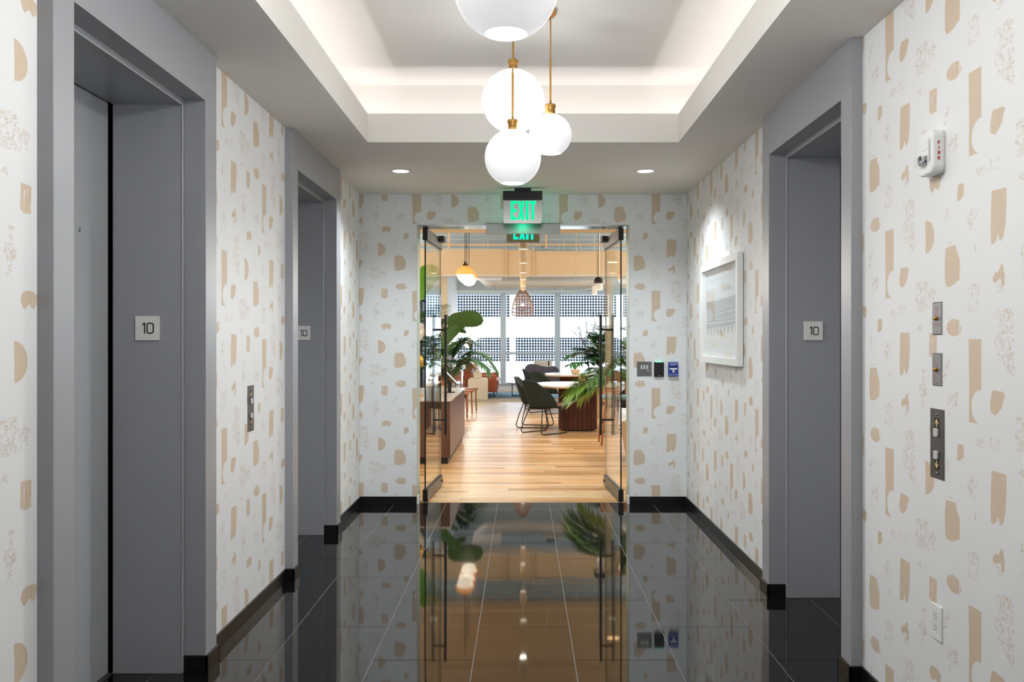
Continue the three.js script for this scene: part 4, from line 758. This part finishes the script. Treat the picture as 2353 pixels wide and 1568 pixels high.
// tables with fluted bases
function table(label, x, d, rx, rz, bw) {
  const t = thing('fluted_table', label, 'table', [x, 0, -d]);
  const oval = (a, b, n = 2.6) => { const s = new THREE.Shape(); for (let i = 0; i <= 72; i++) { const q = i / 72 * Math.PI * 2, c = Math.cos(q), e = Math.sin(q); const px = a * Math.sign(c) * Math.abs(c) ** (2 / n), py = b * Math.sign(e) * Math.abs(e) ** (2 / n); i ? s.lineTo(px, py) : s.moveTo(px, py); } return s; };
  part('tabletop', ext(oval(rx, rz), 0.016, 0.003).rotateX(-Math.PI / 2).translate(0, 0.725, 0), M.tableTop, t);
  part('edge_band', ext(oval(rx - 0.004, rz - 0.004), 0.016, 0.001).rotateX(-Math.PI / 2).translate(0, 0.706, 0), M.oakEdge, t);
  const a = bw / 2, b = bw / 2, N = 84, geo = new RoundedBoxGeometry(0.0165, 0.685, 0.024, 2, 0.007);
  part('base_core', ext(oval(a - 0.006, b - 0.006, 3), 0.68).rotateX(-Math.PI / 2).translate(0, 0.02, 0), M.slat[0], t);
  part('base_plinth', ext(oval(a - 0.02, b - 0.02, 3), 0.02).rotateX(-Math.PI / 2), M.black, t);
  const per = []; for (let i = 0; i < 720; i++) { const q = i / 720 * Math.PI * 2, c = Math.cos(q), e = Math.sin(q); per.push([a * Math.sign(c) * Math.abs(c) ** (2 / 3), b * Math.sign(e) * Math.abs(e) ** (2 / 3)]); }
  const ln = [0]; for (let i = 1; i <= 720; i++) ln.push(ln[i - 1] + Math.hypot(per[i % 720][0] - per[i - 1][0], per[i % 720][1] - per[i - 1][1]));
  for (let k = 0; k < N; k++) { const target = ln[720] * k / N; let i = 0; while (ln[i + 1] < target) i++; const p = per[i], q = per[(i + 6) % 720], o = per[(i + 714) % 720]; const m = part('slat', geo, M.slat[k % 3], t); m.position.set(p[0], 0.3625 + 0.003, p[1]); m.rotation.y = Math.atan2(-(q[1] - o[1]), q[0] - o[0]); }
}
table('front oval table with a pale top on a dark fluted base', 0.885, 14.12, 0.68, 0.78, 0.6);
table('far oval table with a pale top on a dark fluted base, holding a potted plant', 1.06, 18.3, 0.6, 0.75, 0.58);
// small pots on the tables
function leafTuft(parent, name, n, h, spread, mat, y0, wide = 0.03) {
  for (let i = 0; i < n; i++) { const a = rnd() * 6.283, L = h * rr(0.6, 1), sp = spread * rr(0.3, 1); part(name, blade(V(0, y0, 0), V(Math.cos(a) * sp, y0 + L, Math.sin(a) * sp), wide, 0.15), mat, parent); }
}
function blade(a, b, w, sag, fold = 0.25) {        // pointed leaf from a to b
  const N = 6, pos = [], idx = [], dir = V().subVectors(b, a), side = V().crossVectors(dir, V(0, 1, 0)); if (side.length() < 1e-4) side.set(1, 0, 0); side.normalize(); const up = V().crossVectors(side, dir).normalize(), L = dir.length();
  for (let i = 0; i <= N; i++) { const v = i / N, c = a.clone().addScaledVector(dir, v).addScaledVector(V(0, -1, 0), sag * L * (v * v)).addScaledVector(V(0, 1, 0), sag * L * v * 0.5), ww = w * Math.sin(Math.PI * Math.min(1, v * 0.9 + 0.1)) ** 0.8; for (const s of [-1, 0, 1]) { const p = c.clone().addScaledVector(side, s * ww).addScaledVector(up, Math.abs(s) * ww * fold); pos.push(p.x, p.y, p.z); } }
  for (let i = 0; i < N; i++) for (const k of [0, 1]) { const q = i * 3 + k; idx.push(q, q + 3, q + 1, q + 1, q + 3, q + 4); }
  const g = new THREE.BufferGeometry(); g.setAttribute('position', new THREE.Float32BufferAttribute(pos, 3)); g.setAttribute('uv', new THREE.Float32BufferAttribute(new Float32Array(pos.length / 3 * 2), 2)); g.setIndex(idx); g.computeVertexNormals(); return g;
}
{ const p = pt(1322, 864, 17.95), t = thing('potted_plant', 'small green plant in a peach bowl pot on the far table', 'plant', [p.x, 0.745, p.z]);
  part('pot', lathe([[0, 0], [0.06, 0], [0.095, 0.05], [0.098, 0.1], [0.09, 0.1], [0.086, 0.09], [0, 0.09]], 32), M.clay, t); leafTuft(t, 'leaf', 26, 0.14, 0.1, M.palmLight, 0.09, 0.018);
  const q = pt(1338, 876, 14.5), s = thing('potted_plant', 'small fern in a square wooden pot on the front table', 'plant', [q.x, 0.745, q.z]);
  part('pot', bx(-0.055, 0.055, 0, 0.085, -0.055, 0.055, 0.004), M.oakEdge, s); leafTuft(s, 'leaf', 26, 0.1, 0.1, M.palmLight, 0.08, 0.014); }

// ---------------------------------------------------------------- lounge seating
{
  const t = thing('leather_sofa', 'tan leather sofa side-on in front of the windows', 'sofa', [-1.08, 0.013, -22.6]);
  // faces +x; near arm panel towards the entrance
  part('side_arm', bx(-0.42, 0.42, 0.14, 0.56, 0.86, 0.98, 0.03), M.leather, t); part('side_arm', bx(-0.42, 0.42, 0.14, 0.56, -0.98, -0.86, 0.03), M.leather, t);
  part('backrest', bx(-0.42, -0.22, 0.14, 0.72, -0.86, 0.86, 0.04), M.leather, t); part('seat_base', bx(-0.3, 0.44, 0.16, 0.3, -0.86, 0.86, 0.02), M.leather, t);
  for (const z of [-0.43, 0.43]) part('seat_cushion', bx(-0.22, 0.47, 0.3, 0.44, z - 0.42, z + 0.42, 0.05), M.leather, t);
  part('bolster', cyl(0.1, 0.1, 0.4, 0, 0, 0, 24).rotateX(Math.PI / 2).translate(-0.27, 0.78, 0.4), M.leather, t);
  for (const x of [-0.36, 0.36]) for (const z of [-0.9, 0.9]) part('leg', rod(V(x * 0.95, 0.16, z), V(x * 1.05, 0.003, z), 0.014), M.black, t);
  one('throw_pillow', 'cream throw pillow leaning on the leather sofa', 'pillow', bx(-0.06, 0.06, 0, 0.4, -0.22, 0.22, 0.055).rotateZ(0.25), M.cream, [-1.12, 0.47, -22.15]);
  const w = thing('side_table', 'cream waterfall side table with rounded top corners', 'side table', [-1.1 - 0.0, 0.006, -21.28]);
  const sh = new THREE.Shape(); sh.moveTo(-0.233, 0); sh.lineTo(-0.233, 0.45); sh.absarc(-0.173, 0.45, 0.06, Math.PI, Math.PI / 2, true); sh.lineTo(0.173, 0.51); sh.absarc(0.173, 0.45, 0.06, Math.PI / 2, 0, true); sh.lineTo(0.233, 0); sh.lineTo(-0.233, 0);
  part('body', ext(sh, 0.4, 0.004).translate(0, 0, -0.2), M.creamWhite, w);
  const v = thing('dotted_lantern', 'cream ceramic lantern pierced with dots on the side table', 'lantern', [-1.11, 0.522, -21.25]);
  part('body', bx(-0.095, 0.095, 0, 0.15, -0.095, 0.095, 0.02), M.creamWhite, v); part('neck', lathe([[0.035, 0.148], [0.06, 0.15], [0.06, 0.185], [0.05, 0.187], [0.048, 0.155], [0.035, 0.148]], 24), M.creamWhite, v);
  const holes = []; for (const x of [-0.05, 0, 0.05]) for (const y of [0.03, 0.06, 0.09, 0.12]) holes.push(cyl(0.006, 0.006, 0.002, 0, 0, 0, 8).rotateX(Math.PI / 2).translate(x, y, 0.0955)); part('pierced_dot', holes, M.oakEdge, v);
}
{
  const t = thing('grey_sofa', 'grey boucle curved sofa by the window with two pillows', 'sofa', [0.46, 0.013, -21.6]);
  const hump = new THREE.Shape(); hump.moveTo(-0.37, 0); hump.lineTo(-0.38, 0.5); hump.bezierCurveTo(-0.38, 0.62, -0.3, 0.65, -0.18, 0.63); hump.bezierCurveTo(0, 0.58, 0.1, 0.55, 0.2, 0.57); hump.bezierCurveTo(0.34, 0.6, 0.37, 0.55, 0.37, 0.46); hump.lineTo(0.36, 0);
  part('backrest', ext(hump, 0.1, 0.05).translate(0, 0.17, 0.28), M.greyFabric, t);
  for (const x of [-1, 1]) part('arm', bx(x * 0.42, x * 0.27, 0.16, x < 0 ? 0.72 : 0.66, -0.34, 0.3, 0.07), M.greyFabric, t);
  part('seat', ext((() => { const s = new THREE.Shape(); s.absarc(0, 0, 0.42, 0, Math.PI * 2); return s; })(), 0.24, 0.03).rotateX(-Math.PI / 2).scale(0.86, 1, 0.8).translate(0, 0.15, 0), M.greyFabric, t);
  for (const a of [0.8, 2.3, 3.9, 5.5]) part('leg', cyl(0.016, 0.02, 0.16, Math.cos(a) * 0.3, 0, Math.sin(a) * 0.28, 10), M.black, t);
  const p = thing('throw_pillow', 'white pillow with a dark stripe on the grey sofa', 'pillow', [0.5, 0.66, -21.72]); p.rotation.y = 0.05;
  part('cover', bx(-0.23, 0.23, 0, 0.28, -0.06, 0.06, 0.05), M.linen, p); part('stripe', bx(0.1, 0.17, 0.008, 0.272, -0.064, 0.064, 0.05), M.blackMetal, p);
  one('throw_pillow', 'cream lumbar pillow lying along the grey sofa', 'pillow', bx(-0.24, 0.24, 0, 0.14, -0.06, 0.06, 0.055), M.cream, [0.56, 0.67, -21.52]);
  const c = thing('coffee_table', 'low round coffee table with thin metal legs by the windows', 'coffee table', [-0.08, 0.013, -22.4]);
  part('top', cyl(0.36, 0.36, 0.018, 0, 0.32, 0, 40), M.walnut, c); for (const [x, z] of [[-0.2, 0.2], [0.2, 0.2], [-0.2, -0.2], [0.2, -0.2]]) part('leg', cyl(0.009, 0.009, 0.32, x, 0, z, 8), M.blackMetal, c); part('foot_rail', [rod(V(-0.2, 0.009, 0.2), V(0.2, 0.009, 0.2), 0.008), rod(V(-0.2, 0.009, -0.2), V(0.2, 0.009, -0.2), 0.008)], M.blackMetal, c);
  one('area_rug', 'blue grey rug under the sofas', 'rug', bx(-1.45, 2.4, 0, 0.006, -1.3, 0.95), M.rug, [-0.3, 0.006, -22.6]);
}
for (const [px, d, k] of [[1044, 16.2, 0], [1057, 17.0, 1], [1068, 17.8, 2]]) {
  const x = (px - 1202) / F * d, t = thing('wood_armchair', ['brown wood back chair nearest the reception desk', 'brown wood back chair in the middle of three behind the desk', 'brown wood back chair next to the leather sofa'][k], 'chair', [x, 0, -d], 1.1);
  part('seat', bx(-0.21, 0.21, 0.43, 0.47, -0.2, 0.2, 0.015), M.wood, t); part('backrest', bx(-0.2, 0.2, 0.6, 0.82, -0.22, -0.195, 0.01), M.wood, t);
  for (const sx of [-1, 1]) { part('leg', rod(V(sx * 0.18, 0, 0.17), V(sx * 0.17, 0.44, 0.16), 0.014), M.wood, t); part('leg', rod(V(sx * 0.19, 0, -0.2), V(sx * 0.18, 0.8, -0.21), 0.014), M.wood, t); }
}
{ const t = thing('bar_stool', 'wooden stool with a grey seat behind the right glass door', 'stool', [1.3, 0, -12.2]);
  part('seat', bx(-0.19, 0.19, 0.62, 0.68, -0.19, 0.19, 0.03), M.greyBlue, t); part('backrest', bx(-0.2, 0.2, 0.86, 1.0, -0.21, -0.19, 0.008), M.wood, t);
  for (const sx of [-1, 1]) for (const sz of [-1, 1]) part('leg', rod(V(sx * 0.22, 0, sz * 0.22), V(sx * 0.15, sz < 0 ? 0.98 : 0.63, sz * (sz < 0 ? 0.2 : 0.15)), 0.015), M.wood, t); part('footrest', bx(-0.2, 0.2, 0.26, 0.29, 0.18, 0.2), M.steel, t); }

// ---------------------------------------------------------------- plants
function frond(len, az, el, droop, n, leafLen, wide) {     // feather palm frond from the origin
  const g = [], pts = [], d0 = V(Math.cos(az) * Math.cos(el), Math.sin(el), Math.sin(az) * Math.cos(el)); for (let i = 0; i <= 10; i++) { const v = i / 10; pts.push(d0.clone().multiplyScalar(len * v).add(V(0, -droop * len * v * v, 0))); }
  const c = new THREE.CatmullRomCurve3(pts); g.push(clean(new THREE.TubeGeometry(c, 14, 0.006, 5)));
  for (let k = 0; k < n; k++) { const v = 0.22 + 0.78 * (k + 0.5) / n, p = c.getPoint(v), t = c.getTangent(v), side = V().crossVectors(t, V(0, 1, 0)).normalize(), L = leafLen * (0.45 + 0.9 * Math.sin(Math.PI * (v * 0.82 + 0.1))) * rr(0.88, 1.08);
    for (const s of [-1, 1]) { const b = p.clone().addScaledVector(side, s * L * 0.78).addScaledVector(t, L * 0.55).add(V(0, rr(-0.06, 0.03), 0)); g.push(clean(blade(p, b, wide, 0.22))); } }
  return merge(g);
}
function pot(t, r, h, mat) { part('pot', lathe([[0, 0], [r * 0.8, 0], [r, h * 0.6], [r, h], [r - 0.02, h], [r - 0.02, h - 0.05], [0, h - 0.05]], 36), mat, t); part('soil', cyl(r - 0.022, r - 0.022, 0.01, 0, h - 0.055, 0, 28), M.soil, t); }
function palmPlant(label, p, potR, potH, list, mat, potMat = M.clay) {
  const t = thing('potted_palm', label, 'plant', [p[0], 0, p[1]]); pot(t, potR, potH, potMat);
  list.forEach(([len, az, el, droop, lift, nl, ll, w]) => { const f = part('frond', frond(len, az, el, droop, nl ?? 22, ll ?? 0.3, w ?? 0.012), Array.isArray(mat) ? mat[Math.floor(rnd() * mat.length)] : mat, t); f.position.set(0, potH - 0.04 + (lift ?? 0), 0); if (lift) part('stem', rod(V(0, potH - 0.06, 0), V(0, potH - 0.04 + lift, 0), 0.012), M.stem, t); });
  return t;
}
const many = (n, f) => Array.from({ length: n }, (_, i) => f(i));
// left: feather palm behind the desk
palmPlant('feather palm arching over the reception desk', [-1.2, -13.95], 0.2, 0.62, [[1.4, -0.05, 1.0, 0.8, 0.35, 46, 0.38, 0.008], [1.2, 0.4, 0.9, 0.7, 0.3, 42, 0.34, 0.008], [1.1, -0.6, 1.15, 0.6, 0.45, 40, 0.32, 0.008], [1.1, 0.1, 1.3, 0.5, 0.35, 40, 0.32, 0.008], [1.0, 2.6, 1.2, 0.5, 0.4, 28, 0.3], [1.0, -2.2, 1.25, 0.45, 0.4, 28, 0.3], ...many(9, (i) => [rr(0.7, 1.05), i * 0.7 + 0.4, rr(0.7, 1.3), rr(0.25, 0.5), rr(0.05, 0.3), 20, 0.28])], [M.palm, M.palmDark]);
palmPlant('taller dark palm by the lounge partition', [-1.62, -15.6], 0.2, 0.5, many(15, (i) => [rr(0.5, 0.85), i * 0.9, rr(0.2, 1.2), rr(0.2, 0.5), rr(0.5, 1.15), 18, 0.22, 0.02]), [M.palmDark, M.palm]);
palmPlant('leafy palm growing behind the tablet stand', [-2.45, -14.7], 0.2, 0.56, many(12, (i) => [rr(0.5, 0.9), i * 0.8, rr(0.5, 1.2), rr(0.2, 0.5), rr(0, 0.5), 18, 0.26]), [M.palm, M.palmDark]);
function bananaLeaf(len, wid, fold = 0.18) {                // along +x, with a midrib
  const N = 26, pos = [], idx = []; for (let i = 0; i <= N; i++) { const v = i / N, w = wid * (v < 0.14 ? Math.sqrt(v / 0.14) * 0.86 : 0.86 + 0.14 * Math.sin((v - 0.14) * 3)) * (v > 0.72 ? Math.sqrt(Math.max(0, 1 - ((v - 0.72) / 0.28) ** 2)) : 1), y = 0.16 * len * Math.sin(v * 2) - 0.14 * len * v * v; for (let s = -3; s <= 3; s++) { const q = s / 3; pos.push(v * len, y + Math.abs(q) * w * fold + 0.004 * Math.sin(i * 2.1 + s), q * w); } }
  for (let i = 0; i < N; i++) for (let s = 0; s < 6; s++) { const q = i * 7 + s; idx.push(q, q + 1, q + 7, q + 1, q + 8, q + 7); } const g = new THREE.BufferGeometry(); g.setAttribute('position', new THREE.Float32BufferAttribute(pos, 3)); g.setAttribute('uv', new THREE.Float32BufferAttribute(new Float32Array(pos.length / 3 * 2), 2)); g.setIndex(idx); g.computeVertexNormals(); return g;
}
{ const t = thing('banana_plant', 'banana plant with one broad leaf reaching over the reception desk', 'plant', [-1.5, 0, -13.3]); pot(t, 0.2, 0.6, M.clay);
  const put = (px0, py0, d, L, w, ry, rz, rx, mat) => { const p = pt(px0, py0, d).sub(V(-1.5, 0, -13.3)), f = part('leaf', bananaLeaf(L, w), mat, t); f.position.copy(p); f.rotation.set(rx, ry, rz, 'YZX'); part('stem', tube([[0, 0.55, 0], [p.x * 0.5, 0.55 + (p.y - 0.55) * 0.6, p.z * 0.5], [p.x, p.y, p.z]], 0.012, 16), M.stem, t); };
  put(1027, 742, 13.0, 0.56, 0.145, 0.25, 0.05, -1.0, M.banana); put(1022, 758, 13.2, 0.34, 0.06, 0.3, -0.15, -0.6, M.banana); put(1010, 800, 13.0, 0.5, 0.08, -0.6, 0.7, -0.8, M.banana); put(1015, 840, 13.1, 0.45, 0.09, 0.5, 0.9, -0.6, M.palm); }
{ const t = thing('banana_plant', 'bright green banana plant at the left edge of the entrance', 'plant', [-2.0, 0, -13.5]); pot(t, 0.22, 0.55, M.clay); const o = V(-2.0, 0, -13.5);
  const put = (p, L, w, e, mat) => { const q = p.sub(o), f = part('leaf', bananaLeaf(L, w), mat, t); f.position.copy(q); f.rotation.set(...e, 'YZX'); part('stem', tube([[0, 0.5, 0], [q.x * 0.4, 0.5 + (q.y - 0.5) * 0.6, q.z * 0.4], [q.x, q.y, q.z]], 0.014, 16), M.stem, t); };
  put(pt(952, 690, 13.2), 0.62, 0.2, [-0.9, 0.1, 0.95], M.bananaBright); put(pt(940, 760, 13.4), 0.5, 0.14, [-0.5, 0.4, 0.6], M.banana);
  for (const [x, y] of [[967, 752], [971, 764], [964, 774]]) { const q = pt(x, y, 13.1).sub(o); part('white_bloom', new THREE.SphereGeometry(0.05, 14, 10).scale(1, 1.25, 1).translate(q.x, q.y, q.z), M.linen, t); } }
// right: fan palm by the door, trees by the far table
palmPlant('palm in a tall tan planter just inside the right glass door', [1.5, -10.55], 0.3, 0.46, [...[2.55, 2.75, 2.95, 3.15, 3.35, 3.6].map((a, i) => [1.15 - i * 0.04, a, 0.62 - i * 0.06, 0.55, 0.5, 34, 0.38, 0.009]), ...many(9, (i) => [rr(0.8, 1.15), i * 0.75, rr(0.7, 1.25), rr(0.2, 0.45), rr(0.2, 0.6), 28, 0.32, 0.009])], [M.palmLight, M.palm], M.clay);
palmPlant('bushy palm standing between the two fluted tables', [1.46, -16.2], 0.24, 0.55, many(26, (i) => [rr(0.5, 0.85), i * 0.83, rr(0.2, 1.25), rr(0.2, 0.5), rr(0.05, 0.85), 20, 0.24, 0.022]), [M.palm, M.palmDark, M.palm]);
palmPlant('dark palm next to the right window', [1.95, -19.6], 0.24, 0.55, many(16, (i) => [rr(0.6, 1.0), i * 0.77, rr(0.3, 1.3), rr(0.2, 0.5), rr(0.2, 0.9), 20, 0.27, 0.018]), [M.palmDark, M.palm]);
palmPlant('broad palm by the right lounge side behind the glass door', [2.75, -14.9], 0.24, 0.5, many(14, (i) => [rr(0.55, 0.85), i * 0.9, rr(0.3, 1.2), rr(0.2, 0.5), rr(0.0, 0.6), 20, 0.26, 0.022]), [M.palm, M.palmLight, M.palmDark]);
{ const t = thing('bare_tree', 'thin bare branching tree standing in front of the right window', 'tree', [1.62, 0, -21.0]); pot(t, 0.22, 0.5, M.clay); const g = [];
  const grow = (a, dir, L, r, n) => { const b = a.clone().addScaledVector(dir, L); g.push(rod(a, b, r, 5)); if (n) for (let k = 0; k < 3; k++) grow(b, dir.clone().add(V(rr(-0.7, 0.7), rr(-0.15, 0.45), rr(-0.7, 0.7))).normalize(), L * rr(0.6, 0.8), r * 0.65, n - 1); };
  grow(V(0, 0.45, 0), V(-0.1, 1, 0).normalize(), 0.55, 0.014, 5); part('branches', g, M.branch, t); }

renderer.render(scene, camera);
